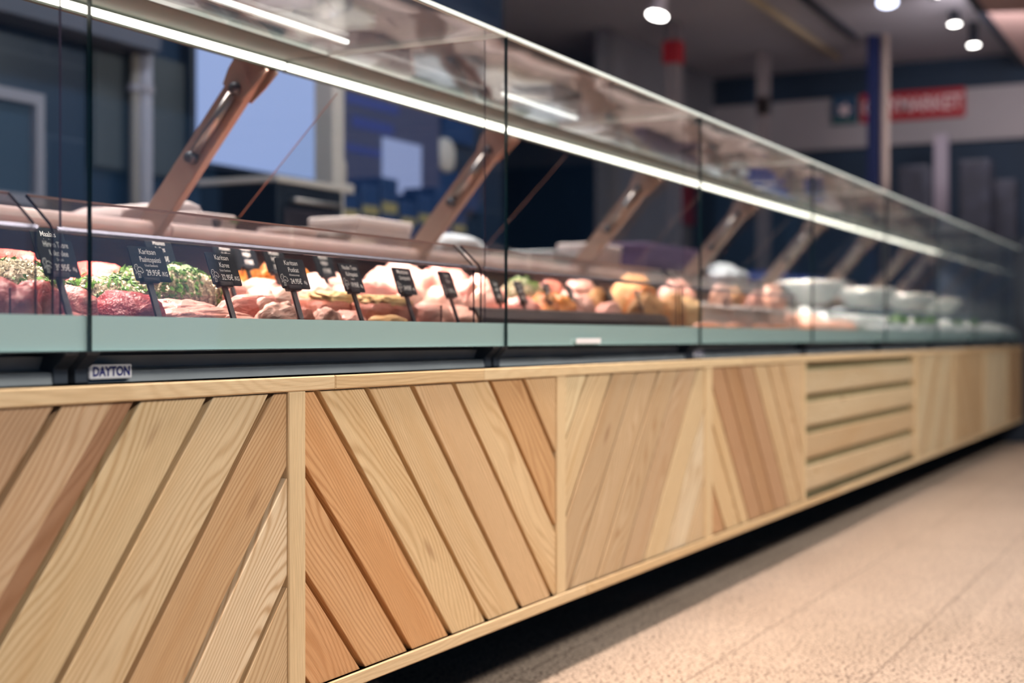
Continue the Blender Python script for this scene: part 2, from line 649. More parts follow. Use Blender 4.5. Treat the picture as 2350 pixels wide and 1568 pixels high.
def clip(poly, n, c):
    """keep points with n.p <= c"""
    out = []
    for i in range(len(poly)):
        a, b = poly[i], poly[(i + 1) % len(poly)]
        da, db = n[0] * a[0] + n[1] * a[1] - c, n[0] * b[0] + n[1] * b[1] - c
        if da <= 0:
            out.append(a)
        if (da < 0 < db) or (db < 0 < da):
            t = da / (da - db)
            out.append((a[0] + (b[0] - a[0]) * t, a[1] + (b[1] - a[1]) * t))
    return out


def add_board(mb, poly, direc, tone, yf, yb, bev=0.0015):
    """an extruded board with grain along direc; poly is counter-clockwise in (x,z)"""
    area2 = sum(poly[i][0] * poly[(i + 1) % len(poly)][1] - poly[(i + 1) % len(poly)][0] * poly[i][1] for i in range(len(poly)))
    if area2 < 0:
        poly = poly[::-1]
    cx = sum(p[0] for p in poly) / len(poly)
    cz = sum(p[1] for p in poly) / len(poly)
    # chamfered face: shrink towards the centre by a fixed distance
    n = len(poly)
    inner = []
    for i in range(n):
        a, b, c = Vector(poly[i - 1]), Vector(poly[i]), Vector(poly[(i + 1) % n])
        e1, e2 = (b - a).normalized(), (c - b).normalized()
        n1, n2 = Vector((-e1.y, e1.x)), Vector((-e2.y, e2.x))
        k = n1 + n2
        d = max(0.35, k.dot(n1))
        inner.append(b + k * (bev / d))
    ox, oz = rnd.uniform(0, 60), rnd.uniform(0, 60)
    dx, dz = direc

    def uv(x, z, y=0.0):
        return ((x - cx) * dx + (z - cz) * dz + ox, -(x - cx) * dz + (z - cz) * dx + oz + y)
    mb.face([(p[0], yf, p[1]) for p in inner], 0, [uv(p[0], p[1]) for p in inner], tone)
    for i in range(n):
        j = (i + 1) % n
        A, B, Ai, Bi = poly[i], poly[j], inner[i], inner[j]
        mb.face([(A[0], yf + bev, A[1]), (B[0], yf + bev, B[1]), (Bi[0], yf, Bi[1]), (Ai[0], yf, Ai[1])], 0,
                [uv(*A), uv(*B), uv(*Bi), uv(*Ai)], tone)
        mb.face([(A[0], yb, A[1]), (B[0], yb, B[1]), (B[0], yf + bev, B[1]), (A[0], yf + bev, A[1])], 0,
                [uv(A[0], A[1], 0.02), uv(B[0], B[1], 0.02), uv(*B), uv(*A)], tone)


def tn(c, k=0.98, grain=1.0):
    q = lin(*c)
    g = 0.3 * q[0] + 0.55 * q[1] + 0.15 * q[2]
    return tuple((a * .86 + g * .14) * k * w_ for a, w_ in zip(q[:3], (1.01, 1.035, 1.03))) + (grain,)


def groove(x, ang):
    """line through (x, .39) at ang degrees: returns (normal, offset), normal to the right"""
    a = math.radians(ang)
    d = (math.cos(a), math.sin(a))
    if d[1] < 0:
        d = (-d[0], -d[1])
    n = (d[1], -d[0])
    return n, n[0] * x + n[1] * 0.39, d


PANELS = []


def panel(label, x0, x1, grooves, ang, tones, gap=0.0115, split={}):
    root = empty('counter_panel', ((x0 + x1) / 2, YW, Z1), label, 'counter panel', 'wooden panels along the counter front')
    mb = MB()
    ks = [-99.0] + list(grooves) + [99.0]
    for i in range(len(ks) - 1):
        poly = [(x0 + .001, Z1 + .001), (x1 - .001, Z1 + .001), (x1 - .001, Z2 - .001), (x0 + .001, Z2 - .001)]
        n, c, d = groove(ks[i + 1], ang)
        poly = clip(poly, n, c - gap / 2)
        n, c, d = groove(ks[i], ang)
        poly = clip(poly, (-n[0], -n[1]), -(c + gap / 2))
        if len(poly) < 3:
            continue
        yf = YW + 0.004 + rnd.uniform(0, .0015)
        pieces = [(poly, tones[i % len(tones)])]
        if i in split:                       # a board with a darker heartwood edge
            n, c, d = groove(split[i][0], ang)
            pieces = [(clip(poly, n, c), tones[i % len(tones)]), (clip(poly, (-n[0], -n[1]), -c), split[i][1])]
        for po, to in pieces:
            if len(po) >= 3:
                add_board(mb, po, d, tn(to), yf, YW + 0.020, .0008 if len(pieces) == 1 else .0001)
    o = mb.build('boards', M['wood'], root)
    o.location = (-(x0 + x1) / 2, -YW, -Z1)
    b = MB()
    b.box((x0 - .01, YW + .0215, Z1 + .0005), (x1 + .01, YW + .030, Z2 - .0005))
    o = b.build('backing_board', M['board_back'], root)
    o.location = (-(x0 + x1) / 2, -YW, -Z1)
    return root


def strip(name, x0, x1, z0, z1, yf, yb, tone, direc, parent, off):
    b = MB()
    add_board(b, [(x0, z0), (x1, z0), (x1, z1), (x0, z1)], direc, tn(tone), yf, yb, 0.002)
    # close the back and give the ends
    o = b.build(name, M['wood'], parent)
    o.location = (-off[0], -off[1], -off[2])
    return o


panel('leftmost diagonal board panel, boards rising to the right, orange brown board near its right end', 0.775, 1.7205,
      [0.790, 0.927, 1.067, 1.204, 1.348, 1.487, 1.625, 1.763, 1.9], 49.4,
      [(214, 178, 130), (200, 160, 116), (196, 156, 116), (214, 176, 134), (222, 190, 140), (224, 192, 144), (212, 168, 116), (236, 206, 164), (216, 180, 132), (216, 176, 126)],
      split={3: (1.160, (170, 122, 84))})
panel('diagonal board panel with orange larch boards sloping down to the right, beside the second stile', 1.7625, 2.652,
      [1.575, 1.721, 1.866, 2.006, 2.145, 2.287, 2.431, 2.572, 2.711], -47.3,
      [(224, 166, 108), (226, 166, 106), (226, 170, 110), (226, 166, 102), (232, 194, 138), (228, 190, 136), (226, 184, 132), (232, 194, 140), (216, 164, 104), (226, 184, 130)])
panel('pale diagonal board panel rising to the right between the third and fourth stiles', 2.695, 3.575,
      [2.621, 2.759, 2.906, 3.048, 3.190, 3.332, 3.472, 3.631], 49.8,
      [(234, 206, 156), (230, 198, 148), (206, 172, 128), (212, 178, 134), (208, 174, 130), (208, 172, 130), (228, 196, 146), (230, 204, 164), (222, 188, 142)], 0.009)
panel('diagonal board panel with three reddish brown boards sloping down to the right', 3.63, 4.53,
      [3.569, 3.700, 3.784, 3.917, 4.05, 4.19, 4.33, 4.47], -50.5,
      [(210, 158, 106), (232, 196, 142), (232, 196, 142), (200, 152, 106), (196, 148, 100), (202, 156, 112), (222, 186, 136), (222, 184, 134), (222, 186, 138)], 0.009)

# the panel of wide horizontal boards
root = empty('counter_panel', (5.447, YW, Z1), 'counter panel of four wide horizontal boards with broad gaps', 'counter panel',
             'wooden panels along the counter front')
mb = MB()
zz = [Z1 + .028, Z1 + .028 + .0745]
H = (Z2 - Z1 - 5 * 0.030) / 4
for k in range(4):
    z = Z1 + 0.030 + k * (H + 0.030)
    add_board(mb, [(4.562, z), (6.332, z), (6.332, z + H), (4.562, z + H)], (1, 0), tn([(220, 190, 146), (212, 178, 132), (218, 190, 146), (216, 190, 148)][k]),
              YW + .004, YW + .020, .002)
o = mb.build('boards', M['wood'], root)
o.location = (-5.447, -YW, -Z1)
b = MB()
b.box((4.55, YW + .0215, Z1 + .0005), (6.345, YW + .030, Z2 - .0005))
o = b.build('backing_board', M['board_back'], root)
o.location = (-5.447, -YW, -Z1)

FAR = [('narrow pale diagonal panel just past the horizontal boards', 6.39, 7.30, 49, [(216, 190, 146), (222, 198, 156), (206, 172, 126)]),
       ('second diagonal panel past the horizontal boards, sloping down to the right', 7.34, 8.25, -48, [(204, 166, 118), (212, 178, 130)]),
       ('third diagonal panel past the horizontal boards, palest of the far ones', 8.29, 9.20, 49, [(222, 202, 162), (216, 190, 148)]),
       ('last diagonal panel at the far end of the counter, brown toned', 9.24, 9.92, -48, [(196, 156, 110), (204, 166, 120)])]
for lab, x0, x1, ag, tones in FAR:
    g = [x0 - 0.3 + 0.138 * k for k in range(12)]
    panel(lab, x0, x1, g, ag, tones, .008)

# stiles: upright battens between the panels, and the two long rails
STILES = [(0.735, 0.775), (1.7205, 1.7625), (2.652, 2.695), (3.575, 3.63), (4.53, 4.562), (6.332, 6.39), (7.30, 7.34), (8.25, 8.29), (9.20, 9.24)]
WHERE = ['at the left end of the leftmost diagonal panel', 'between the leftmost panel and the orange larch panel', 'at the right end of the orange larch panel',
         'left of the reddish brown boards', 'at the left end of the horizontal boards', 'at the right end of the horizontal boards',
         'one panel past the horizontal boards', 'two panels past the horizontal boards', 'left of the last panel at the far end']
for (x0, x1), wh in zip(STILES[1:], WHERE[1:]):
    b = MB()
    add_board(b, [(x0, Z1), (x1, Z1), (x1, Z2), (x0, Z2)], (0, 1), tn((230, 196, 144), grain=.4), YW + .001, YW + .021, .0015)
    tag(b.build('stile', M['wood']), 'upright pale batten ' + wh, 'stile', 'upright battens of the counter front')
for nm, z0, z1, cuts, what in (('top_rail', Z2, Z3, [-0.2, 0.9, 1.84, 2.33, 3.9, 5.6, 7.6, 9.92], 'pale wooden rail capping the boards under the grey steel panels'),
                               ('bottom_rail', Z0, Z1, [-0.2, 1.0, 2.80, 5.0, 7.2, 9.92], 'pale wooden rail along the bottom edge of the counter boards')):
    b = MB()
    for i in range(len(cuts) - 1):
        yf = YW - 0.001 + 0.0006 * (i % 2)
        add_board(b, [(cuts[i], z0), (cuts[i + 1] - .0006, z0), (cuts[i + 1] - .0006, z1), (cuts[i], z1)], (1, 0),
                  tn([(226, 192, 142), (230, 196, 146), (222, 184, 130), (230, 198, 148)][i % 4], grain=.4), yf, YW + .040, .002)
        # closed top and underside
        for z in (z0, z1):
            b.face([(cuts[i], yf + .002, z), (cuts[i + 1] - .0006, yf + .002, z), (cuts[i + 1] - .0006, YW + .040, z), (cuts[i], YW + .040, z)], 0,
                   [(cuts[i], 3.0), (cuts[i + 1], 3.0), (cuts[i + 1], 3.04), (cuts[i], 3.04)], tn((226, 190, 140)))
    tag(b.build(nm, M['wood']), what, 'counter rail')

# ------------------------------------------------------------------ refrigerated display cases
PITCH, XS0, YG = 1.121, 1.323, 1.250       # glass seams every 1.121 m
ZB, ZBAND, ZT = 0.682, 0.7265, 1.280       # bottom of glass, top of enamel band, top of glass
YL = 1.775                                 # light rail


def deck_z(y):
    return 0.690 + max(0.0, (y - 1.30)) * 0.13


def make_case(w):
    """one case; local x from 0 (left seam) to w, local y, z = world"""
    r = empty('display_case', (0, 0, 0))
    g = 0.004
    b = MB()
    b.box((.001, YG, ZB), (w - .001, YG + .006, ZT - .002), 0)
    fg = b.build('front_glass', [M['glass'], M['glass_edge'], M['glass_lip']], r)
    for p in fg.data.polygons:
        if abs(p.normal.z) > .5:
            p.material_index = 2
        elif abs(p.normal.x) > .5:
            p.material_index = 1
    b = MB()
    b.box((.001, YG + .0063, ZB + .001), (w - .001, YG + .0123, ZBAND))
    b.build('enamel_band', M['enamel'], fg)
    b = MB()
    b.box((g / 2, YG + .001, ZT), (w - g / 2, 1.666, ZT + .008), 0)
    tg = b.build('top_glass', [M['glass_top'], M['glass_lip']], r)
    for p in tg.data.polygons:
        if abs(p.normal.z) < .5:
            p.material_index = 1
    # steel lower front: sloped apron with two folds
    prof = [(YG + .050, ZB - .006), (YG + .056, ZB - .022), (YG + .036, ZB - .026), (YG + .034, Z3 + .001), (YG + .06, Z3 + .001), (YG + .075, ZB - .006)]
    b = MB()
    b.prism([(g + .012, y, z) for y, z in prof], (w - 2 * g - .024, 0, 0))
    b.build('front_apron', M['steel_dark'], r)
    for s in (0, 1):
        x = .006 if s == 0 else w - .030
        b = MB()
        pr = [(YG + .0135, ZB + .002), (YG + .0135, ZB - .004), (YG + .032, ZB - .022), (YG + .032, Z3 + .001), (YG + .06, Z3 + .001), (YG + .06, ZB + .002)]
        b.prism([(x, y, z) for y, z in pr], (.024, 0, 0))
        b.build('hinge_bracket', M['steel_black'], r, bevel=.0015)
    # cabinet body: deck, rear wall, worktop with rounded nose, inner bottom
    b = MB()
    b.prism([(g, YG + .013, .684), (g, 1.30, deck_z(1.30)), (g, 2.08, deck_z(2.08)), (g, 2.08, deck_z(2.08) - .05), (g, YG + .063, .61), (g, YG + .063, .684)], (w - 2 * g, 0, 0))
    b.build('deck', M['deck'], r)
    b = MB()
    b.box((g, 2.081, .60), (w - g, 2.10, .905))
    b.build('rear_panel', M['rear_dark'], r)
    b = MB()
    pts = []
    for k in range(9):
        t = math.pi / 2 + math.pi * k / 8
        pts.append((g, 2.095 + .020 * math.cos(t), .932 + .020 * math.sin(t)))
    b.prism(pts, (w - 2 * g, 0, 0))
    b.build('rear_worktop_nose', M['worktop'], r)
    b = MB()
    b.box((g, 2.0955, .912), (w - g, 2.52, .952))
    b.build('rear_worktop', M['worktop_top'], r)
    b = MB()
    b.box((g, 1.60, 0.10), (w - g, 2.50, .60))
    b.build('cabinet_body', M['plinth'], r)
    b = MB()
    b.box((g, 1.62, 0.0), (w - g, 2.40, .10))
    b.build('plinth', M['plinth'], r)
    # light rail
    b = MB()
    b.prism([(g, YL, 1.2565), (g, YL + .010, 1.2565), (g, YL + .010, 1.2795), (g, YL + .062, 1.2795), (g, YL + .062, 1.294), (g, 1.672, 1.294), (g, 1.667, 1.290), (g, 1.667, 1.281), (g, 1.672, 1.2795), (g, YL, 1.2795)], (w - 2 * g, 0, 0))
    lr = b.build('light_rail', M['steel_lit'], r)
    b = MB()
    b.box((.006, YL - .008, 1.2600), (w - .004, YL - .0005, 1.2730))
    b.build('led_strip', M['led'], lr, bevel=.002)
    # support arm on the right-hand side
    xa = w - .045
    A, B = Vector((xa, 1.808, 1.274)), Vector((xa, 2.118, .912))
    d = (B - A).normalized()
    nrm = Vector((0, d.z, -d.y))      # in the YZ plane, across the arm
    arm = MB()
    # channel section: broad web with two flanges
    for (c0, wd, th, xo) in ((0, .058, .004, -.010), (.029 - .002, .004, .022, 0), (-.029 + .002, .004, .022, 0)):
        P = []
        for s1, s2 in ((-1, -1), (1, -1), (1, 1), (-1, 1)):
            P.append(A + nrm * (c0 + s1 * wd / 2) + Vector((xo + s2 * th / 2, 0, 0)))
        arm.prism(P, B - A)
    ao = arm.build('support_arm', M['steel_arm'], r)
    q = MB()
    s0, s1 = A + d * .085 + nrm * .006 + Vector((-.022, 0, 0)), A + d * .235 + nrm * .006 + Vector((-.022, 0, 0))
    q.tube([s0, s1], .0105, 16)
    q.build('gas_strut', M['steel'], ao, smooth=True)
    for s in (s0 - d * .014, s1 + d * .016):
        q = MB()
        q.lathe([(.001, -.012), (.011, -.012), (.013, -.004), (.013, .010), (.001, .012)], s, 14, axis='x')
        q.build('pivot_bolt', M['steel_black'], ao, smooth=True)
    q = MB()
    for sx in (-.020, .016):
        P = [A + nrm * .045 + d * (-.005) + Vector((sx, 0, 0)), A + nrm * -.042 + d * (-.005) + Vector((sx, 0, 0)),
             A + nrm * -.040 + d * .05 + Vector((sx, 0, 0)), A + nrm * -.030 + d * .085 + Vector((sx, 0, 0)),
             A + nrm * .030 + d * .085 + Vector((sx, 0, 0)), A + nrm * .040 + d * .04 + Vector((sx, 0, 0))]
        q.prism(P, (.004, 0, 0))
    q.build('arm_bracket', M['steel_arm'], ao, bevel=.001)
    # side glass between the cases
    b = MB()
    xs = w - .006
    P = [(xs, 1.297, .692), (xs, 1.297, 1.277), (xs, 1.64, 1.277), (xs, 1.640, 1.20), (xs, 1.890, .955), (xs, 2.07, .955), (xs, 2.07, .792)]
    b.prism(P, (.004, 0, 0), mat=1, capmat=0)
    sg = b.build('side_glass', [M['glass'], M['glass_rim_dull'], M['acrylic_edge']], r)
    for p in sg.data.polygons:
        if p.material_index == 1 and abs(p.normal.y) > .98:
            p.material_index = 0 if p.center.y > 1.4 else 2
    # strip lamp light
    l = bpy.data.lights.new('strip_light', 'AREA')
    l.shape, l.size, l.size_y = 'RECTANGLE', w - .1, .012
    l.spread = math.radians(90)
    l.energy, l.color = 20.0, (1.0, 0.84, 0.77)
    lo = bpy.data.objects.new('strip_light', l)
    COL.objects.link(lo)
    lo.parent = lr
    lo.location = (w / 2, YL - .014, 1.262)
    lo.rotation_euler = (math.radians(-5), 0, 0)
    return r


def make_guard(w):
    """bent clear guard on the deck; local x from 0 to w"""
    P0, P1, P2 = Vector((0, 1.300, .692)), Vector((0, 1.300, .8365)), Vector((0, 1.3455, .879))
    line = [P0, P1 - Vector((0, 0, .008)), P1 + Vector((0, .0015, -.002)), P1 + Vector((0, .005, .0045)), P2]
    th = .004
    back = []
    for i, p in enumerate(line):
        a, c = line[max(i - 1, 0)], line[min(i + 1, len(line) - 1)]
        d = (c - a).normalized()
        back.append(p + Vector((0, d.z, -d.y)) * th)
    b = MB()
    b.prism(line + back[::-1], (w, 0, 0), mat=0, capmat=1)
    k = len(line)
    return b


M['chrome'] = plain('shiny_bend_profile', lin(206, 196, 212), 0.12, metal=.9)  # for an added strip imitating the reflection streaks at the guard's bend


def case_x(n):
    return XS0 + PITCH * n


M['worktop'] = plain('pale_steel_worktop', lin(232, 206, 198), 0.4, metal=0.2, var=0.04)
M['worktop_top'] = plain('brownish_worktop', lin(134, 112, 102), 0.5, var=0.12, vscale=4)
CASES = ['display case at the left edge of the picture, left of the first glass seam',
         'display case with the lamb and herb roasts, above the blue lettered plate',
         'display case right of the middle glass seam, with orange glazed meat',
         'fourth display case along the counter, with white tubs and tan cutlets',
         'display case with salmon coloured fillets, fifth along the counter',
         'display case filled with crushed ice and fish, first of the icy ones',
         'display case of crushed ice with fish, second of the icy ones',
         'display case of crushed ice with fish, third of the icy ones']
proto = make_case(PITCH)
proto.location = (case_x(-1), 0, 0)
tag(proto, CASES[0], 'display case', 'refrigerated display cases in a row')
for n in range(1, 8):
    dup(proto, (case_x(n - 1), 0, 0), CASES[n])
# shorter last case
last = make_case(9.88 - case_x(7))
last.location = (case_x(7), 0, 0)
tag(last, 'short last display case at the far end, against the dark end post', 'display case', 'refrigerated display cases in a row')

WH = ['at the left edge, ending at the first glass seam', 'in front of the black price signs of the herb roast case', 'right of the middle glass seam',
      'in the fourth case, over the white tubs', 'in the salmon case']
gp = None
for n in range(-1, 3):
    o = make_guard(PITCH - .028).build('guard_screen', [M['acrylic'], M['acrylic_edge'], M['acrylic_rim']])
    # rosy glow of the upper cut edge is put into its colour
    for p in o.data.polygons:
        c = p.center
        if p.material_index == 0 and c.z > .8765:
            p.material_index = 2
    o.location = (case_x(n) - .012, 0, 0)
    b = MB()
    b.prism([(.002, 1.2975, .8290), (.002, 1.2975, .8345), (.002, 1.2985, .8370), (.002, 1.2955, .8362), (.002, 1.2945, .8325), (.002, 1.2950, .8290)], (PITCH - .032, 0, 0))
    tag(b.build('bend_profile', M['chrome'], o), 'shiny thin profile along the bend')
    tag(o, 'bent clear guard screen ' + WH[n + 1], 'guard screen', 'clear guard screens inside the cases')
for n in range(-1, 1):
    b = MB()
    b.box((0, 1.370, .699), (PITCH - .03, 1.3735, .762))
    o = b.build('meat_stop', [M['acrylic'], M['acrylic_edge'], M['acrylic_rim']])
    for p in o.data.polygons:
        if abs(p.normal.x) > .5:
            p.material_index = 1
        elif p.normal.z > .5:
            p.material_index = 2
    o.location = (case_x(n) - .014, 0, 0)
    tag(o, 'low clear strip holding the meat back ' + ['in the case at the left edge', 'in front of the red roast and the lamb', 'right of the middle glass seam'][n + 1],
        'meat stop', 'low clear strips in front of the meat')

# added glowing bars imitate bright reflection streaks in the top glass
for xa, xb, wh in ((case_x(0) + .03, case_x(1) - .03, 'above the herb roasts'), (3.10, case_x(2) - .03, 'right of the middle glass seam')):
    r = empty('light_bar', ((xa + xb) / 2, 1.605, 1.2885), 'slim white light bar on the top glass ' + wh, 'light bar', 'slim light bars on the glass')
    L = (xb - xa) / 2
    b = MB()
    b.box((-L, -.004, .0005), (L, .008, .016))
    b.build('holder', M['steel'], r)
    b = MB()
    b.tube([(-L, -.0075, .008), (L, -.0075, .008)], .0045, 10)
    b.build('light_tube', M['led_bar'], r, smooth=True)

# name plates on the steel apron
pl = empty('name_plate', (1.44, 1.2812, .655), 'white plate with blue capital letters on the steel apron', 'name plate')
b = MB()
p0, p1 = at_y(203, 872, 1.281), at_y(300, 835, 1.281)
pw, ph = p1.x - p0.x, .0195
pl.location = ((p0.x + p1.x) / 2, 1.2815, Z3 + .005 + ph / 2)
b.box((-pw / 2, -.003, -ph / 2), (pw / 2, .002, ph / 2))
b.build('plate', M['plastic_white'], pl, bevel=.002)
M['ink_blue'] = plain('dark_blue_lettering', lin(34, 38, 116), 0.5)
text('lettering', 'DAYTON', .0165, M['ink_blue'], pl, (0, -.0034, 0), off=.0006, xs=.98)
p2_ = empty('name_plate', (3.63, 1.2815, pl.location.z), 'small blurred white plate on the steel apron, right of the fourth glass seam', 'name plate')
for k in (pl.children[0], pl.children[1]):
    c = k.copy()
    COL.objects.link(c)
    c.parent = p2_
b = MB()
pa = at_y(1322, 786, YG)
pb = at_y(1378, 786, YG)
b.box((pa.x, YG - .0008, ZB + .004), (pb.x, YG - .0002, ZB + .015))
tag(b.build('sticker', M['plastic_white'], bevel=.0003), 'small white sticker at the lower edge of the pale band, right of the middle seam', 'sticker')

# ------------------------------------------------------------------ price signs
TILT = math.radians(-19)
CO = .010                      # the card sits a little right of its stem


def make_sign(hs=0.074):
    r = empty('price_sign', (0, 0, 0))
    b = MB()
    b.box((-.0055, -.0018, -.004), (.0055, .0018, hs + .006))
    b.build('stem', M['plastic_black'], r)
    b = MB()
    b.box((-.0165, -.006, hs - .002), (.0165, .004, hs + .007))
    b.build('clip', M['plastic_black'], r, bevel=.0015)
    b = MB()
    w, h, q = .0365, .0525, .003
    P = []
    for cx, cz, t0 in ((w - q, hs + .002 + q, -90), (w - q, hs + .002 + h - q, 0), (-w + q, hs + .002 + h - q, 90), (-w + q, hs + .002 + q, 180)):
        for k in range(4):
            t = math.radians(t0 + 30 * k)
            P.append((CO + cx + q * math.cos(t), -.0007, cz + q * math.sin(t)))
    b.prism(P, (0, .0014, 0))
    b.build('card', M['card'], r)
    return r


def doodle(parent, hs):
    """small outline drawing of an animal in the lower left corner of a card"""
    segs = [[(0, 0), (.1, .25), (-.05, .5), (.1, .8), (.35, .85), (.45, .6), (.7, .62), (.9, .45), (.95, .2), (.75, .1), (.6, .3)],
            [(.45, .6), (.3, .45), (.35, .25), (.15, .1)], [(.35, .25), (.55, .2), (.6, .3)], [(.3, -.25), (.25, .05), (.5, .02), (.48, -.22)],
            [(.2, -.3), (.75, -.3)], [(.18, .62), (.22, .66)]]
    b = MB()
    for s in segs:
        pts = [(CO - .034 + .017 * x, -.0012, hs + .012 + .017 * y) for x, y in s]
        for p, q in zip(pts, pts[1:]):
            d = Vector((q[0] - p[0], 0, q[2] - p[2])).normalized()
            n = Vector((-d.z, 0, d.x)) * .00035
            p, q = Vector(p) - d * .0002, Vector(q) + d * .0002
            b.face([p - n, q - n, q + n, p + n])
    return b.build('animal_drawing', M['chalk'], parent)


ORD = ['first', 'second', 'third', 'fourth', 'fifth', 'sixth', 'seventh']
SIGNS = [  # centre x at foot, lines, small line, price, unit, yaw
    (157, 'Hirven Tuore\nUlkofilee', 'Suomi', '39.95€', '/Kg', 6),
    (361, 'Karitsan\nPaahtopaisti', 'Uusi-Seelanti', '29.95€', '/KG', 0),
    (533, 'Karitsan\nKaree', 'Uusi-Seelanti', '32.95€', '/KG', 2),
    (688, 'Karitsan\nPotkat', 'Ahvenanmaa', '24.95€', '/Kg', -3),
    (828, 'Naudan Tuore\nKulmapaisti', 'Suomi', '19.95€', '/Kg', 5),
    (948, 'Maatiaisen\nUunipaisti', '', '34.95€', '/Kg', 3),
    (1050, 'Tuore\nFilee', '', '18.95€', '/Kg', 9)]
YS = 1.338
SLAB = ['first black price sign from the left, behind the dark guard edge', 'black price sign lettered Karitsan Paahtopaisti, in front of the herb roast',
        'black price sign lettered Karitsan Karee, right of the herb roast', 'black price sign lettered Karitsan Potkat beside the pale chop',
        'black price sign in front of the crumbed steaks, left of two', 'black price sign in front of the crumbed steaks, right of two',
        'black price sign near the right end of the guard screen, lettering faint']
for i, (px, nm, sm, pr, un, yaw) in enumerate(SIGNS):
    p = at_y(px, 735, YS + .012)
    hs = .080
    r = make_sign(hs)
    r.location = (p.x, YS, deck_z(YS) + .006)
    r.rotation_euler = (TILT, 0, math.radians(yaw))
    tag(r, SLAB[i], 'price sign', 'black price signs on stems')
    a, c = nm.split('\n')
    text('product_name', a, .0115, M['chalk'], r, (CO + .001, -.0012, hs + .0465), off=.00002, xs=.92 if len(a) < 11 else .78)
    text('product_name', c, .0115, M['chalk'], r, (CO + .003, -.0012, hs + .0345), off=.00002, xs=.9 if len(c) < 11 else .80)
    if sm:
        text('origin_note', sm, .0052, M['chalk'], r, (CO + .002, -.0012, hs + .0258))
    text('price', pr, .0125, M['chalk'], r, (CO + .003, -.0012, hs + .0145), off=.0001, xs=.82)
    text('unit', un, .0095 if un.isupper() else .007, M['chalk'], r, (CO + .0265, -.0012, hs + .0135), off=.0001, xs=.8)
    doodle(r, hs)

plain_sign = None
REAR = [(150, 1.55, 'behind the first black sign, paler and half hidden'), (402, 1.60, 'above the herb roast, standing in the rear row'),
        (552, 1.62, 'right behind the Karitsan Karee sign'), (596, 1.72, 'in front of the orange marinated meat'),
        (664, 1.60, 'behind the Karitsan Potkat sign'), (776, 1.60, 'in the rear row between two pale loins')]
for i, (px, y, wh) in enumerate(REAR):
    p = at_y(px, 700, y)
    hs = .088
    r = make_sign(hs)
    r.location = (p.x, y, deck_z(y) + .007)
    r.rotation_euler = (TILT, 0, math.radians(4))
    text('product_name', 'Maalais\nkyljys', .012, M['chalk'], r, (CO, -.0012, hs + .038), off=.0002)
    text('price', '17.95€', .0125, M['chalk'], r, (CO + .002, -.0012, hs + .0145), off=.0003, xs=.85)
    tag(r, 'black price sign ' + wh, 'price sign', 'black price signs on stems')

far_signs = [(1168, 1.42, 'just right of the middle glass seam', 0), (1222, 1.43, 'in front of the orange glazed meat', 0), (1284, 1.45, 'second right of the middle seam', 0),
             (1335, 1.45, 'third right of the middle seam', 0), (1425, 1.45, 'left of the tan cutlets', 1), (1490, 1.45, 'before the tan cutlets', 1),
             (1520, 1.45, 'right of the tan cutlets', 1), (1690, 1.45, 'between the white tubs', 1), (1742, 1.45, 'right of the white tubs', 1),
             (1800, 1.45, 'left of two before the sausages', 1), (1830, 1.45, 'right of two before the sausages', 1)]
for px, y, wh, k in far_signs:
    p = at_y(px, 720, y)
    hs = .066
    r = make_sign(hs)
    r.location = (p.x, y, deck_z(y) + .007)
    r.rotation_euler = (TILT, 0, math.radians(12))
    text('product_name', 'Tuore\npaisti', .012, M['chalk'], r, (CO, -.0012, hs + .038), off=.0002)
    text('price', '21.95€', .0125, M['chalk'], r, (CO + .002, -.0012, hs + .0145), off=.0003, xs=.85)
    tag(r, 'blurred black price sign ' + wh, 'price sign', 'black price signs on stems')


# ------------------------------------------------------------------ meat
def blob(name, dims, mat, seed, lump=0.16, freq=2.0, pw=2.4, nu=40, nv=22, flat=0.55, taper=0.0, parent=None, fine=0.03):
    """a soft rounded body resting on z = 0"""
    b = MB()
    so = Vector((seed * 13.7, seed * 7.1, seed * 3.3))
    V = []

    def sp(c):
        return math.copysign(abs(c) ** (2.0 / pw), c)
    rows = []
    for i in range(nv + 1):
        th = -math.pi / 2 + math.pi * i / nv
        row = []
        for j in range(nu):
            ph = 2 * math.pi * j / nu
            v = Vector((sp(math.cos(th)) * sp(math.cos(ph)), sp(math.cos(th)) * sp(math.sin(ph)), sp(math.sin(th))))
            w = Vector((math.cos(th) * math.cos(ph), math.cos(th) * math.sin(ph), math.sin(th)))
            d = 1 + lump * noise.noise(w * freq + so) + lump * .45 * noise.noise(w * freq * 2.6 + so) + fine * noise.noise(w * freq * 7 + so)
            v = v * d
            v.y *= 1 - taper * v.x
            v.z *= 1 - taper * .8 * v.x
            if v.z < -flat:
                v.z = -flat
            row.append(v)
        rows.append(row)
    mx = max(abs(v.x) for r in rows for v in r)
    my = max(abs(v.y) for r in rows for v in r)
    zs = [v.z for r in rows for v in r]
    z0, z1 = min(zs), max(zs)
    for r in rows:
        for v in r:
            b.v.append((v.x / mx * dims[0] / 2, v.y / my * dims[1] / 2, (v.z - z0) / (z1 - z0) * dims[2]))
    for i in range(nv):
        for j in range(nu):
            a, c = i * nu + j, i * nu + (j + 1) % nu
            b.f.append((a, c, c + nu, a + nu))
            b.m.append(0)
    o = b.build(name, mat, parent, smooth=True)
    return o


BLOBS = []


def fit(x0, x1, mg=.0):
    """keep a piece on one side of the glass between two cases"""
    for k in range(-1, 9):
        s0, s1 = case_x(k) - .014 - mg, case_x(k) + .006 + mg
        if x0 < s1 and x1 > s0:
            if s0 - x0 > x1 - s1:
                x1 = s0
                x0 = min(x0, x1 - .05)
            else:
                x0 = s1
                x1 = max(x1, x0 + .05)
    return x0, x1


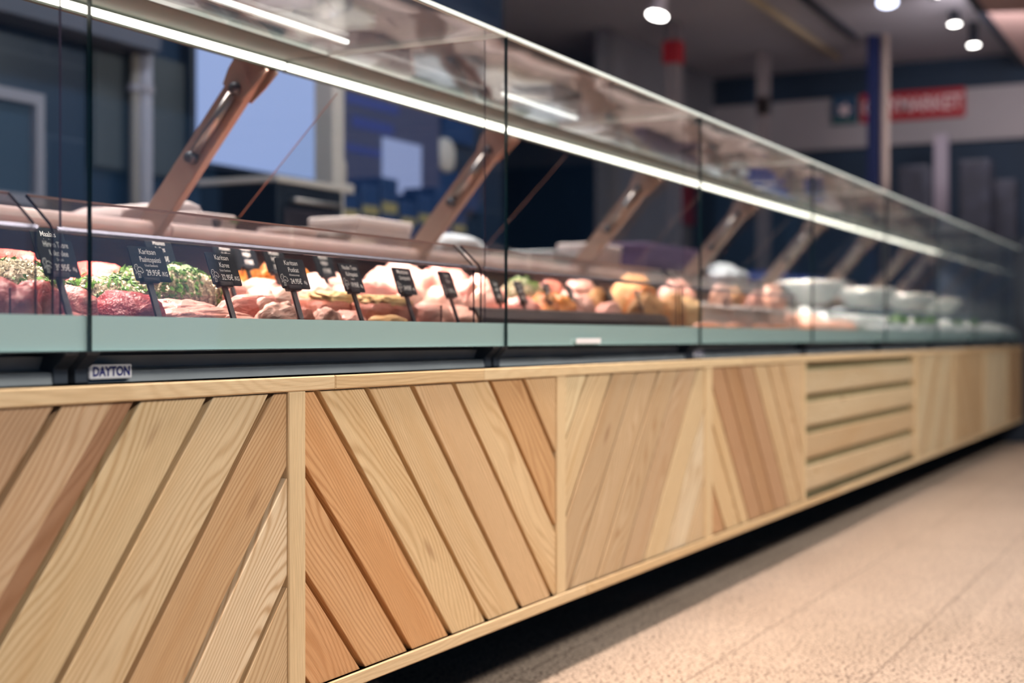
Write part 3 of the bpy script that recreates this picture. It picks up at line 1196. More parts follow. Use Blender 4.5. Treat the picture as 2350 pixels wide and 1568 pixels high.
def meat(px0, px1, pytop, Y, dy, mat, label, seed, name='meat_cut', cat='meat', rz=0, group=None, lift=0.0, **kw):
    a, c = at_y(px0, pytop, Y), at_y(px1, pytop, Y)
    top = at_y((px0 + px1) / 2, pytop, Y).z
    base = deck_z(Y) + lift + .0025
    a.x, c.x = fit(a.x, c.x, abs(rz) * .0009)
    o = blob(name, (c.x - a.x, dy, max(.012, top - base)), M[mat], seed, **kw)
    o.location = ((a.x + c.x) / 2, Y, base)
    o.rotation_euler = (Matrix.Rotation(math.radians(7.4), 3, 'X') @ Matrix.Rotation(math.radians(rz), 3, 'Z')).to_euler()
    tag(o, label, cat, group)
    if name != 'escalope':
        BLOBS.append([o, (c.x - a.x) / 2, dy / 2])
    return o


def crusted(px0, px1, pytop, Y, dy, label, seed, nleaf=560, nbit=1100):
    o = meat(px0, px1, pytop, Y, dy, 'crust', label, seed, 'herb_roast', 'roast', lump=.14, freq=1.8)
    rr = random.Random(seed)
    vs = [(v.co.copy(), v.normal.copy()) for v in o.data.vertices]
    up = [q for q in vs if q[1].z > -.05]
    lf, gb = MB(), MB()
    for k in range(nleaf):
        p, n = rr.choice(up)
        if noise.noise(p * 16 + Vector((seed, 0, 0))) < -.02:
            continue
        t = Vector((rr.uniform(-1, 1), rr.uniform(-1, 1), rr.uniform(-.4, .8))).cross(n).normalized()
        s = n.cross(t)
        L, Wd = rr.uniform(.007, .019), rr.uniform(.0022, .005)
        c = p + n * rr.uniform(.001, .005)
        tip = c + t * L + n * rr.uniform(.0, .006)
        mid = c + t * L * .5 + n * .003
        b4 = [c, mid + s * Wd, tip, mid - s * Wd]
        top = [q + n * .0006 for q in b4]
        lf.poly(b4 + top, [(0, 1, 2, 3), (7, 6, 5, 4), (0, 4, 5, 1), (1, 5, 6, 2), (2, 6, 7, 3), (3, 7, 4, 0)])
    for k in range(nbit):
        p, n = rr.choice(up)
        t = Vector((rr.uniform(-1, 1), rr.uniform(-1, 1), rr.uniform(-1, 1))).cross(n).normalized()
        s = n.cross(t)
        a = rr.uniform(.0016, .0040)
        c = p + n * a * .3 + t * rr.uniform(-.004, .004) + s * rr.uniform(-.004, .004)
        P = [c + t * a, c + s * a * .8, c - t * a, c - s * a * .8, c + n * a * .9, c - n * a * .9]
        gb.poly(P, [(0, 1, 4), (1, 2, 4), (2, 3, 4), (3, 0, 4), (1, 0, 5), (2, 1, 5), (3, 2, 5), (0, 3, 5)])
    tag(lf.build('herb_leaves', M['herb'], o), 'chopped green herbs', kind='stuff')
    tag(gb.build('garlic_bits', M['garlic'], o), 'pale garlic and pepper bits', kind='stuff')
    return o


# left case and herb roast case, front row
meat(-75, 52, 636, 1.455, .12, 'rose_meat', 'rose game cut at the left picture edge, front row', 1, lump=.2)
meat(44, 158, 640, 1.455, .10, 'rose_meat', 'rose game cut with a torn face, behind the dark guard edge', 2, lump=.25, taper=.35)
meat(112, 217, 655, 1.50, .11, 'pink_meat', 'pink game cut right of the dark guard edge, left of the red roast', 3, lump=.18)
meat(206, 360, 667, 1.465, .12, 'red_meat', 'deep red glossy roast just right of the first glass seam', 4, lump=.17, freq=1.7)
# fanned escalopes
for k in range(6):
    x = 372 + 25 * k
    y = 684 + 7.5 * k
    meat(x - 8, x + 92, y + 2, 1.475 - .012 * k, .085, 'pale_meat', 'pale pink escalope slice fanned between the red roast and the lamb', 20 + k, 'escalope',
         'meat slice', rz=-14, group='fanned pale escalopes', lump=.22, pw=2.8, fine=.05, lift=.010)
meat(360, 560, 704, 1.435, .07, 'pale_meat', 'flat pale pink escalope lying in front of the fanned slices', 29, 'escalope', 'meat slice', lump=.2, pw=3)
lr_ = meat(486, 606, 672, 1.49, .10, 'pink_meat', 'pink lamb rack piece behind the Karitsan Karee sign', 31, 'lamb_rack', lump=.22, taper=-.3)
sh = meat(560, 668, 660, 1.56, .10, 'pink_meat', 'lamb shank with a round cut face, above the pale chop', 32, 'lamb_shank', lump=.16)
for par, (cx, cz, rad) in ((sh, (-.012, .046, .020)), (lr_, (.030, .038, .015))):
    b = MB()
    b.lathe([(.0004, -.004), (rad * .5, -.0042), (rad, -.001), (rad * 1.06, .010), (rad * .9, .03)], (cx, -.044, cz), 20, axis='y')
    b.build('cut_bone', M['white_meat'], par, smooth=True)
ch = meat(582, 668, 694, 1.43, .075, 'white_meat', 'pale fatty chop lying left of the Karitsan Potkat sign', 33, 'lamb_chop', lump=.2, taper=-.25)
meat(640, 688, 690, 1.47, .05, 'white_meat', 'small curled chop tail behind the pale chop', 34, 'lamb_chop', lump=.2, taper=.4)
meat(676, 716, 702, 1.45, .06, 'brown_meat', 'small brownish end piece right of the Karitsan Potkat sign', 35, lump=.2)


def steak(px0, px1, pytop, Y, label, seed):
    a, c = at_y(px0, pytop, Y), at_y(px1, pytop, Y)
    top = at_y((px0 + px1) / 2, pytop, Y).z
    base = deck_z(Y) + .0025
    a.x, c.x = fit(a.x, c.x)
    h = top - base - .010
    o = blob('crumbed_steak', (c.x - a.x, .11, h), M['brown_meat'], seed, lump=.06, pw=5.0, flat=.8, fine=.01)
    o.location = ((a.x + c.x) / 2, Y, base)
    o.rotation_euler = (math.radians(7.4), 0, 0)
    k = blob('crumb_topping', ((c.x - a.x) * .96, .105, .022), M['crumb'], seed + 3, lump=.3, freq=4, pw=3, flat=.3, parent=o, fine=.12)
    k.location = (0, 0, h - .008)
    BLOBS.append([o, (c.x - a.x) / 2, .055])
    return tag(o, label, 'steak', 'thick steaks with golden crumb')


steak(700, 826, 672, 1.53, 'thick pink steak with golden crumb, left one of the two crumbed steaks', 41)
steak(818, 948, 680, 1.47, 'thick pink steak with golden crumb, right one of the two crumbed steaks', 42)
meat(712, 790, 704, 1.43, .06, 'white_meat', 'pointed pale piece in front of the left crumbed steak', 43, lump=.25, taper=.35)
meat(762, 836, 712, 1.42, .06, 'pale_meat', 'flat pale piece at the foot of the crumbed steak sign', 44, lump=.2)
meat(944, 1020, 690, 1.45, .09, 'pale_meat', 'smooth pale fillet right of the crumbed steaks', 45, lump=.12, taper=.25)
meat(1012, 1092, 702, 1.46, .09, 'pale_meat', 'smooth pale fillet ending at the right guard edge', 46, lump=.12)
meat(840, 930, 722, 1.415, .05, 'crumb', 'golden crumbed scrap in front of the right crumbed steak', 47, lump=.25)
meat(125, 208, 716, 1.42, .06, 'pink_meat', 'thin pink slice at the foot of the first glass seam', 48, lump=.2)

# middle row
crusted(-80, 132, 598, 1.60, .16, 'herb crusted roast at the left edge behind the rose game cuts', 51)
crusted(178, 300, 640, 1.64, .14, 'smaller herb crusted roast behind the red roast', 52, 400, 800)
crusted(226, 508, 610, 1.63, .17, 'large herb and garlic crusted roast under the Karitsan Paahtopaisti sign', 53, 1000, 2200)
meat(430, 560, 634, 1.70, .13, 'pink_meat', 'smooth pink loin right of the large herb roast', 54, lump=.1, pw=3)
meat(548, 662, 640, 1.66, .13, 'pink_meat', 'smooth pink loin behind the lamb shank', 55, lump=.1, pw=3)
meat(648, 760, 640, 1.62, .12, 'white_meat', 'pale loin behind the left crumbed steak', 56, lump=.1)
meat(690, 800, 622, 1.74, .12, 'pale_meat', 'pale pink loin in the rear row behind the steaks', 57, lump=.1)
meat(640, 700, 606, 1.84, .10, 'orange_meat', 'orange tinged loin right of the marinated pieces', 58, lump=.12)
k = 0
for (x0, x1, y, Y) in ((800, 900, 640, 1.66), (880, 980, 650, 1.62), (960, 1060, 655, 1.60), (1030, 1100, 640, 1.64), (820, 920, 612, 1.78), (900, 1000, 618, 1.76),
                       (985, 1075, 622, 1.74), (1055, 1120, 630, 1.72), (860, 960, 596, 1.88), (960, 1060, 604, 1.86), (1075, 1150, 655, 1.60), (770, 850, 655, 1.60)):
    meat(x0, x1, y, Y, .10, 'pale_meat' if k % 3 else 'pink_meat', 'plump pale fillet heaped behind the right hand price signs', 60 + k, 'pork_fillet', 'meat',
         group='heap of pale fillets', lump=.13, pw=2.3, rz=(k * 37) % 40 - 20)
    k += 1
# rear row
meat(-40, 98, 572, 1.82, .14, 'bright_red', 'bright red fillet at the left edge in the rear row', 81, lump=.1)
meat(172, 262, 600, 1.80, .13, 'bright_red', 'bright red fillet right of the first black price sign', 82, lump=.1)
meat(60, 180, 610, 1.80, .13, 'bright_red', 'bright red fillet behind the first black price sign', 83, lump=.1)
k = 0
for x0, y, Y in ((496, 612, 1.82), (528, 600, 1.88), (560, 604, 1.84), (590, 598, 1.90), (612, 606, 1.84), (636, 600, 1.90)):
    meat(x0 - 10, x0 + 42, y, Y, .07, 'orange_meat', 'orange marinated meat piece heaped behind the Karitsan Karee sign', 90 + k, 'marinated_piece', 'meat',
         group='orange marinated pieces', lump=.25, pw=2.1)
    k += 1

# case right of the middle seam
crusted(1150, 1226, 642, 1.60, .13, 'small herb crusted roast just right of the middle glass seam', 101, 200, 300)
b = MB()
xa, xb = case_x(1) + .03, case_x(2) - .03
prof = []
for z, y in ((.700, 1.322), (.738, 1.325), (.756, 1.335), (.760, 1.352), (.754, 1.352), (.750, 1.339), (.734, 1.331), (.700, 1.328)):
    prof.append((xa, y, z))
b.prism(prof, (xb - xa, 0, 0))
tag(b.build('steel_step', M['deck'], smooth=False), 'curved dark steel step in front of the orange glazed meat', 'step')
k = 0
ROW2 = [(1166, 1218, 676, 1.50, 'pink_meat', 'rosy slice pile under the small herb roast'), (1222, 1262, 668, 1.50, 'orange_meat', 'orange glazed piece, left of two beside the small herb roast'),
        (1256, 1300, 672, 1.50, 'orange_meat', 'orange glazed piece, right of two beside the small herb roast'), (1292, 1345, 672, 1.50, 'pale_meat', 'pale fillet between the orange glazed meat and the third blurred sign'),
        (1340, 1420, 662, 1.52, 'tan', 'tan cutlet heap right of the third blurred sign'), (1350, 1440, 690, 1.46, 'pale_meat', 'pale fillet below the tan cutlets'),
        (1430, 1500, 652, 1.55, 'orange_meat', 'orange cutlet left of the dark gap'), (1440, 1510, 672, 1.50, 'tan', 'tan cutlet below the orange cutlet'),
        (1510, 1560, 668, 1.52, 'tan', 'small tan cutlet near the fourth glass seam'), (1545, 1600, 680, 1.50, 'crumb', 'golden cutlet touching the fourth glass seam'),
        (1280, 1360, 640, 1.70, 'pale_meat', 'pale loin in the rear of the orange glazed case'), (1200, 1290, 640, 1.76, 'brown_meat', 'brown roast in the rear of the orange glazed case'),
        (1400, 1480, 630, 1.80, 'tan', 'tan roast in the rear near the tan cutlets'), (1500, 1580, 640, 1.80, 'pale_meat', 'pale roast in the rear by the fourth seam')]
for (x0, x1, y, Y, mt, lab) in ROW2:
    meat(x0, x1, y, Y, .09, mt, lab, 110 + k, lump=.2)
    k += 1


# fourth case: tubs and sausages
def tub(x, y, z, lab, w=.14, d=.12, h=.055):
    b = MB()
    o, i = [], []
    for (ww, dd, zz) in ((w * .42, d * .42, 0), (w * .5, d * .5, h), (w * .53, d * .53, h), (w * .53, d * .53, h - .006)):
        o.append([(-ww, -dd, zz), (ww, -dd, zz), (ww, dd, zz), (-ww, dd, zz)])
    ii = [[(-w * .47, -d * .47, h), (w * .47, -d * .47, h), (w * .47, d * .47, h), (-w * .47, d * .47, h)],
          [(-w * .40, -d * .40, .006), (w * .40, -d * .40, .006), (w * .40, d * .40, .006), (-w * .40, d * .40, .006)]]
    ring = [o[3], o[2]] + ii
    b.poly(o[0], [(3, 2, 1, 0)])
    for A, B in ((o[0], o[1]), (o[1], o[2] if False else o[3]), (o[3], o[2]), (o[2], ii[0]), (ii[0], ii[1])):
        for k in range(4):
            b.face([A[k], A[(k + 1) % 4], B[(k + 1) % 4], B[k]])
    b.face(ii[1])
    q = b.build('serving_tub', M['white_china'], bevel=.002)
    q.location = (x, y, z)
    q.rotation_euler = (math.radians(7.4), 0, 0)
    return tag(q, lab, 'tub', 'white serving tubs')


for (px, Y, lab) in ((1655, 1.47, 'white serving tub left of two in the fourth case'), (1735, 1.47, 'white serving tub right of two in the fourth case'), (1700, 1.72, 'white serving tub behind the other two')):
    p = at_y(px, 700, Y)
    tub(sum(fit(p.x - .12, p.x + .12)) / 2, Y, deck_z(Y) + .003, lab, .20, .13, .085)
k = 0
for i in range(9):
    px = 1618 + i * 28
    p = at_y(px, 730, 1.36)
    b = MB()
    L = .10
    path = [(-L + 2 * L * t / 10, .012 * math.sin(t * .6 + i), 0) for t in range(11)]
    rr_ = [.002 + .015 * math.sin(math.pi * min(1, max(0, (t + .6) / 11))) ** .5 for t in range(11)]
    b.tube(path, rr_, 12)
    o = b.build('sausage', M['salmon' if i % 2 else 'orange_meat'], smooth=True)
    o.location = (sum(fit(p.x - .13, p.x + .13)) / 2, 1.345 + .034 * (i % 2), deck_z(1.36) + .020 + .01 * (i % 2))
    o.rotation_euler = (0, 0, math.radians(-8 + 5 * (i % 3)))
    tag(o, 'peach coloured sausage lying along the front of the tub case', 'sausage', 'sausages in front of the white tubs')
for i in range(4):
    px = 1624 + i * 42
    meat(px, px + 32, 650 + (i % 3) * 8, 1.60 + .05 * (i % 2), .10, ['salmon', 'tan', 'pale_meat'][i % 3],
         ['peach cutlet', 'tan cutlet', 'pale cutlet'][i % 3] + ' in the tub case, ' + ['at its left seam', 'left of the first tub', 'behind the first tub', 'between the tubs', 'behind the right tub',
                                                                               'right of the tubs', 'at its right seam'][i], 140 + i, lump=.2)
# salmon case
for i in range(10):
    row = i // 5
    x = 5.25 + .105 * (i % 5) + .02 * row
    y = 1.40 + .14 * row
    o = blob('fish_fillet', (.10, .125, .060 + .01 * row), M['salmon'], 150 + i, lump=.12, pw=2.8)
    o.location = (x, y, deck_z(y) + .0025)
    o.rotation_euler = (math.radians(7.4), 0, 0)
    tag(o, 'salmon coloured fillet laid in the fifth case', 'fillet', 'salmon coloured fillets')
# pieces that touch are pressed a little thinner where they meet
for it in range(5):
    for i in range(len(BLOBS)):
        for j in range(i):
            A, B = BLOBS[i], BLOBS[j]
            ox = A[1] + B[1] - abs(A[0].location.x - B[0].location.x)
            oy = A[2] + B[2] - abs(A[0].location.y - B[0].location.y)
            if ox <= 0 or oy <= 0:
                continue
            ax = 1 if ox / (A[1] + B[1]) < oy / (A[2] + B[2]) else 2
            ov = (ox if ax == 1 else oy) * .8
            f = max(.80, 1 - ov / (A[ax] + B[ax]))
            for Q in (A, B):
                if Q[0].scale[ax - 1] * f > .60:
                    Q[ax] *= f
                    Q[0].scale[ax - 1] *= f

# ice cases
def ice_bed(n, x0, x1):
    b = MB()
    nx, ny = 44, 16
    so = Vector((n * 5.1, 0, 0))
    P = []
    for j in range(ny + 1):
        for i in range(nx + 1):
            x = x0 + (x1 - x0) * i / nx
            y = 1.275 + (2.05 - 1.275) * j / ny
            z = deck_z(y) + .048 + .018 * noise.noise(Vector((x * 9, y * 9, 0)) + so) + .012 * noise.noise(Vector((x * 32, y * 32, 0)) + so)
            P.append((x, y, z))
    for j in range(ny):
        for i in range(nx):
            a = j * (nx + 1) + i
            b.f.append((a, a + 1, a + nx + 2, a + nx + 1))
            b.m.append(0)
    b.v = P
    # skirt down to the deck
    base = len(b.v)
    rim = [i for i in range(nx + 1)] + [(j + 1) * (nx + 1) - 1 for j in range(1, ny + 1)] + [ny * (nx + 1) + i for i in range(nx - 1, -1, -1)] + [j * (nx + 1) for j in range(ny - 1, 0, -1)]
    for i in rim:
        x, y, z = b.v[i]
        b.v.append((x, y, deck_z(y) + .001))
    for k in range(len(rim)):
        m_ = (k + 1) % len(rim)
        b.f.append((rim[k], base + k, base + m_, rim[m_]))
        b.m.append(0)
    # loose lumps
    rr = random.Random(n)
    for k in range(260):
        x, y = rr.uniform(x0 + .03, x1 - .03), rr.uniform(1.29, 2.0)
        z = deck_z(y) + .054
        a = rr.uniform(.006, .016)
        R = Matrix.Rotation(rr.uniform(0, 3), 3, 'X') @ Matrix.Rotation(rr.uniform(0, 3), 3, 'Z')
        V = [R @ Vector((sx, sy, sz)) * a + Vector((x, y, z)) for sx in (-1, 1) for sy in (-1, 1) for sz in (-1, 1)]
        b.poly(V, [(0, 1, 3, 2), (4, 6, 7, 5), (0, 4, 5, 1), (2, 3, 7, 6), (0, 2, 6, 4), (1, 5, 7, 3)])
    o = b.build('crushed_ice', M['ice'])
    return tag(o, ['bed of crushed ice in the case after the salmon fillets', 'bed of crushed ice in the second icy case', 'bed of crushed ice in the third icy case',
                   'bed of crushed ice in the last case'][n], 'ice', kind='stuff')


for n in range(4):
    ice_bed(n, case_x(4 + n) + .02, min(case_x(5 + n), 9.87) - .02)


def fish_body(name, L):
    b = MB()
    rows = 14
    for i in range(rows + 1):
        t = i / rows
        r = .16 * L * (math.sin(math.pi * min(1, t * 1.08) ** .7) ** .8 if t < .92 else .12) + .002
        x = -L / 2 + L * t
        for j in range(12):
            a = 2 * math.pi * j / 12
            b.v.append((x, r * 1.0 * math.cos(a), .03 + r * .45 * math.sin(a)))
    for i in range(rows):
        for j in range(12):
            a, c = i * 12 + j, i * 12 + (j + 1) % 12
            b.f.append((a, c, c + 12, a + 12))
            b.m.append(0)
    b.f.append(tuple(range(11, -1, -1)))
    b.m.append(0)
    b.f.append(tuple(rows * 12 + j for j in range(12)))
    b.m.append(0)
    b.prism([(L * .46, .004, .028), (L * .60, L * .12, .026), (L * .56, 0, .026), (L * .60, -L * .12, .026), (L * .46, -.004, .028)], (0, 0, .006))
    return b.build(name, M['fish'], smooth=True)


for n in range(3):
    for i in range(6):
        x = case_x(4 + n) + .13 + .165 * i
        y = 1.45 + .03 * (i % 2)
        o = fish_body('whole_fish', .22)
        o.location = (x, y, deck_z(y) + .070)
        o.rotation_euler = (math.radians(7), 0, math.radians(86 + 4 * (i % 3)))
        tag(o, 'silver whole fish lying on crushed ice in the ' + ['first', 'second', 'third'][n] + ' icy case', 'fish', 'whole fish on ice')


def bowl(x, y, z, R, lab):
    b = MB()
    b.lathe([(.001, 0), (R * .45, 0), (R * .5, .006), (R * .86, R * .38), (R, R * .62), (R * .985, R * .65), (R * .95, R * .62), (R * .8, R * .38), (R * .45, .014), (.001, .010)], n=36)
    o = b.build('white_bowl', M['white_china'], smooth=True)
    o.location = (x, y, z)
    return tag(o, lab, 'bowl', 'white bowls in the far cases')


for (x, Y, R, lab) in ((6.40, 1.72, .16, 'big white bowl on ice, just past the salmon fillets'), (7.42, 1.70, .16, 'white bowl on ice, second along the icy cases'),
                       (8.52, 1.70, .16, 'white bowl on ice, third along the icy cases'), (9.45, 1.70, .15, 'white bowl on ice, last before the end post')):
    bowl(x, Y, deck_z(Y) + .104, R, lab)
# garnish
for i, px in enumerate((1958, 2052, 2075, 2110, 2135, 2200, 2235)):
    p = at_y(px, 730, 1.36)
    b = MB()
    rr = random.Random(i + 70)
    for k in range(14):
        t = rr.uniform(0, 6.28)
        d = Vector((math.cos(t), math.sin(t), rr.uniform(.3, 1.4))).normalized()
        s = d.cross(Vector((0, 0, 1))).normalized()
        L = rr.uniform(.03, .06)
        Q = [Vector((0, 0, 0)), d * L * .5 + s * .014, d * L + Vector((0, 0, .006)), d * L * .5 - s * .014]
        b.poly(Q + [q + Vector((0, 0, .0012)) for q in Q], [(0, 1, 2, 3), (7, 6, 5, 4), (0, 4, 5, 1), (1, 5, 6, 2), (2, 6, 7, 3), (3, 7, 4, 0)])
    o = b.build('lettuce_tuft', M['leaf'])
    o.location = (p.x, 1.36, deck_z(1.36) + (.004 if i == 0 else .060))
    tag(o, 'small green lettuce tuft ' + ['at the foot of the salmon fillets', 'just past the sixth glass seam on ice', 'second on the first ice bed', 'third on the first ice bed',
                                       'last on the first ice bed', 'left on the second ice bed', 'right on the second ice bed'][i], 'garnish', 'green garnish tufts')

# ------------------------------------------------------------------ things on the rear worktop
WT = 0.9525
M['machine_white'] = plain('white_machine_paint', lin(222, 208, 204), 0.4)
M['knob_dark'] = plain('dark_knob', lin(52, 42, 44), 0.4)
M['paper_white'] = plain('white_paper_box', lin(226, 212, 208), 0.6)
M['bag_white'] = plain('white_plastic_sheet', lin(220, 226, 230), 0.35)
M['purple'] = plain('dull_purple_plastic', lin(92, 70, 98), 0.5)

sl = empty('meat_slicer', (0, 0, 0), 'white rounded meat slicer cover on the worktop behind the herb roast', 'slicer')
p0, p1 = at_y(222, 500, 2.36), at_y(425, 500, 2.36)
sl.location = ((p0.x + p1.x) / 2, 2.36, WT)
wd = p1.x - p0.x
b = MB()
P = []
for (x, z) in ((-.5, 0), (-.5, .028), (-.46, .042), (-.36, .052), (0, .066), (.3, .078), (.42, .070), (.48, .050), (.5, .02), (.5, 0)):
    P.append((x * wd, -.07, z * 1.05))
b.prism(P, (0, .16, 0))
b.build('housing', M['machine_white'], sl, bevel=.008, seg=3)
b = MB()
b.lathe([(.001, -.082), (.012, -.082), (.014, -.078), (.014, -.068)], (.40 * wd, 0, .036), 20, axis='y')
b.build('knob', M['knob_dark'], sl, smooth=True)

sc = empty('weighing_scale', (0, 0, 0), 'low white scale with two dark dials, right of the slicer', 'scale')
p0, p1 = at_y(412, 500, 2.24), at_y(506, 500, 2.24)
sc.location = ((p0.x + p1.x) / 2, 2.24, WT)
wd = p1.x - p0.x
b = MB()
b.box((-wd / 2, -.05, 0), (wd / 2, .08, .046))
b.build('body', M['machine_white'], sc, bevel=.006, seg=3)
b = MB()
b.lathe([(.001, -.060), (.011, -.060), (.013, -.055), (.013, -.049)], (-.005, 0, .024), 20, axis='y')
b.build('dial', M['knob_dark'], sc, smooth=True)
b = MB()
b.box((.052, -.0515, .026), (.082, -.0495, .038))
M['green_mark'] = plain('green_indicator', lin(120, 160, 116), 0.5)
b.build('green_mark', M['green_mark'], sc)


def carton(px0, px1, pytop, Y, d, mat, lab, name='white_carton', cat='box', bev=.006, lidh=.03):
    a, c = at_y(px0, pytop, Y), at_y(px1, pytop, Y)
    r = empty(name, ((a.x + c.x) / 2, Y + d / 2, WT), lab, cat)
    w = c.x - a.x
    h = at_y((px0 + px1) / 2, pytop, Y).z - WT
    b = MB()
    b.box((-w / 2 + .004, -d / 2 + .004, 0), (w / 2 - .004, d / 2 - .004, h - lidh))
    b.build('body', mat, r, bevel=bev)
    b = MB()
    b.box((-w / 2, -d / 2, h - lidh + .0005), (w / 2, d / 2, h))
    b.build('lid', mat, r, bevel=bev)
    return r


carton(822, 948, 504, 2.30, .18, M['paper_white'], 'wide white carton on the worktop, left of the second support arm')
carton(1270, 1336, 578, 2.22, .18, M['bag_white'], 'low white carton left of the third support arm', lidh=.01)
carton(1362, 1428, 562, 2.22, .16, M['paper_white'], 'white carton right behind the third support arm')
carton(1484, 1606, 566, 2.30, .2, M['purple'], 'dull purple crate on the worktop near the fourth glass seam', 'plastic_crate', 'crate')
o = blob('wrapped_roll', (.34, .18, .085), M['bag_white'], 201, lump=.1, pw=2.6)
p = at_y(1052, 560, 2.25)
o.location = (p.x, 2.28, WT)
tag(o, 'white wrapped bundle on the worktop right of the second support arm', 'bundle')
o = blob('plastic_bag', (.42, .2, .12), M['bag_white'], 203, lump=.25, pw=2.0)
p = at_y(1690, 600, 2.25)
o.location = (p.x, 2.30, WT)
tag(o, 'white crumpled bag on the worktop behind the tubs', 'bag')
for i, (px, mt) in enumerate(((660, 'machine_white'), (740, 'steel'))):
    p = at_y(px, 560, 2.2)
    b = MB()
    b.lathe([(.001, 0), (.06, 0), (.075, .01), (.078, .028), (.074, .028), (.07, .012), (.001, .008)], n=28)
    o = b.build('small_dish', M[mt], smooth=True)
    o.location = (p.x, 2.2, WT)
    tag(o, ['small white dish on the worktop left of the grey upright', 'small steel dish on the worktop below the grey upright'][i], 'dish')

M['board_cream'] = plain('cream_cutting_board', lin(240, 228, 212), 0.5, var=.03)  # pale boards added on the worktop to reflect in the top glass
for (x, y, w, d, h, lab) in ((3.30, 2.30, .25, .26, .020, 'thick cream cutting board on the worktop left of the wide white carton'),
                             (4.42, 2.32, .44, .28, .025, 'broad cream cutting board on the worktop before the third support arm')):
    b = MB()
    b.box((-w / 2, -d / 2, 0), (w / 2, d / 2, h))
    o = b.build('cutting_board', M['board_cream'], bevel=.005, seg=3)
    o.location = (x, y, WT)
    tag(o, lab, 'cutting board', 'cream boards on the worktop')

M['crate_blue'] = plain('blue_crate_plastic', lin(40, 70, 160), 0.45)  # blue crates added to give blue reflections in the top glass
for i, x in enumerate((7.55, 8.25)):
    r = empty('plastic_crate', (x, 2.32, WT), ['blue crate on the worktop behind the first ice bed, nearer of two', 'blue crate on the worktop behind the ice beds, farther of two'][i],
              'crate', 'blue crates on the worktop')
    b = MB()
    for lo, hi in (((-.2, -.14, 0), (.2, .14, .01)), ((-.2, -.14, .01), (.2, -.13, .10)), ((-.2, .13, .01), (.2, .14, .10)), ((-.2, -.13, .01), (-.19, .13, .10)), ((.19, -.13, .01), (.2, .13, .10))):
        b.box(lo, hi)
    b.build('body', M['crate_blue'], r)
    b = MB()
    b.box((-.15, -.10, .0105), (.15, .10, .085))
    b.build('white_liner', M['paper_white'], r, bevel=.01)
for i, x in enumerate((7.90, 8.62, 9.1)):  # stacks added as white shapes for the top glass to reflect
    b = MB()
    b.box((-.10, -.13, 0), (.10, .13, .06 + .02 * i))
    o = b.build('paper_stack', M['paper_white'], bevel=.003)
    o.location = (x, 2.31, WT)
    tag(o, 'stack of white wrapping paper on the worktop, ' + ['between the two blue crates', 'just past the farther blue crate', 'last one along the worktop'][i], 'paper', 'white paper stacks')

# ------------------------------------------------------------------ behind the counter
YB = 4.2


def wall_rect(px0, py0, px1, py1, Y):
    a, c = at_y(px0, py0, Y), at_y(px1, py1, Y)
    z1 = at_y((px0 + px1) / 2, py0, Y).z
    z0 = at_y((px0 + px1) / 2, py1, Y).z
    return a.x, c.x, z0, z1


M['screen_blue'] = emit('pale_blue_screen', lin(150, 172, 226), 0.95)
M['screen_dark'] = emit('dark_blue_screen', lin(44, 58, 120), 0.38)
M['bezel'] = plain('black_bezel', lin(16, 30, 46), 0.4)
M['post_grey'] = plain('pale_grey_enamel_post', lin(206, 198, 190), 0.5)
x0, x1, z0, z1 = wall_rect(455, 96, 738, 392, YB - .08)
r = empty('wall_screen', ((x0 + x1) / 2, YB, (z0 + z1) / 2), 'pale blue lit screen on the dark wall behind the first support arm', 'screen')
b = MB()
w, h = (x1 - x0) / 2, (z1 - z0) / 2
b.box((-w - .03, -.07, -h - .03), (w + .03, -.002, h + .03))
b.build('casing', M['bezel'], r, bevel=.008)
b = MB()
b.box((-w, -.075, -h), (w, -.0705, h))
b.build('display', M['screen_blue'], r)

# dark blue menu board with a white sheet
x0, x1, z0, z1 = wall_rect(782, 215, 1010, 470, YB - .05)
r = empty('menu_board', ((x0 + x1) / 2, YB, (z0 + z1) / 2), 'dark blue lit menu board right of the grey upright', 'board')
b = MB()
w, h = (x1 - x0) / 2, (z1 - z0) / 2
b.box((-w, -.05, -h), (w, -.002, h))
b.build('panel', M['screen_dark'], r, bevel=.006)
M['pic_pale'] = emit('pale_blue_picture', lin(158, 172, 224), 0.8)
M['pic_mid'] = plain('blue_print', lin(60, 74, 140), 0.5)
for (u0, u1, v0, v1) in ((.05, .55, .82, .9), (.1, .5, .62, .72), (.05, .38, .40, .47)):
    b = MB()
    b.box((-w + 2 * w * u0, -.0535, -h + 2 * h * v0), (-w + 2 * w * u1, -.0505, -h + 2 * h * v1))
    b.build('text_line', M['pic_mid'], r)
a = wall_rect(880, 325, 968, 462, YB - .06)
b = MB()
b.box((a[0] - r.location.x, -.058, a[2] - r.location.z), (a[1] - r.location.x, -.0505, a[3] - r.location.z))
b.build('pale_picture', M['pic_pale'], r)
M['teal'] = plain('deep_blue_teal', lin(22, 58, 104), 0.5)
M['gold'] = plain('dull_yellow_print', lin(150, 140, 96), 0.6)
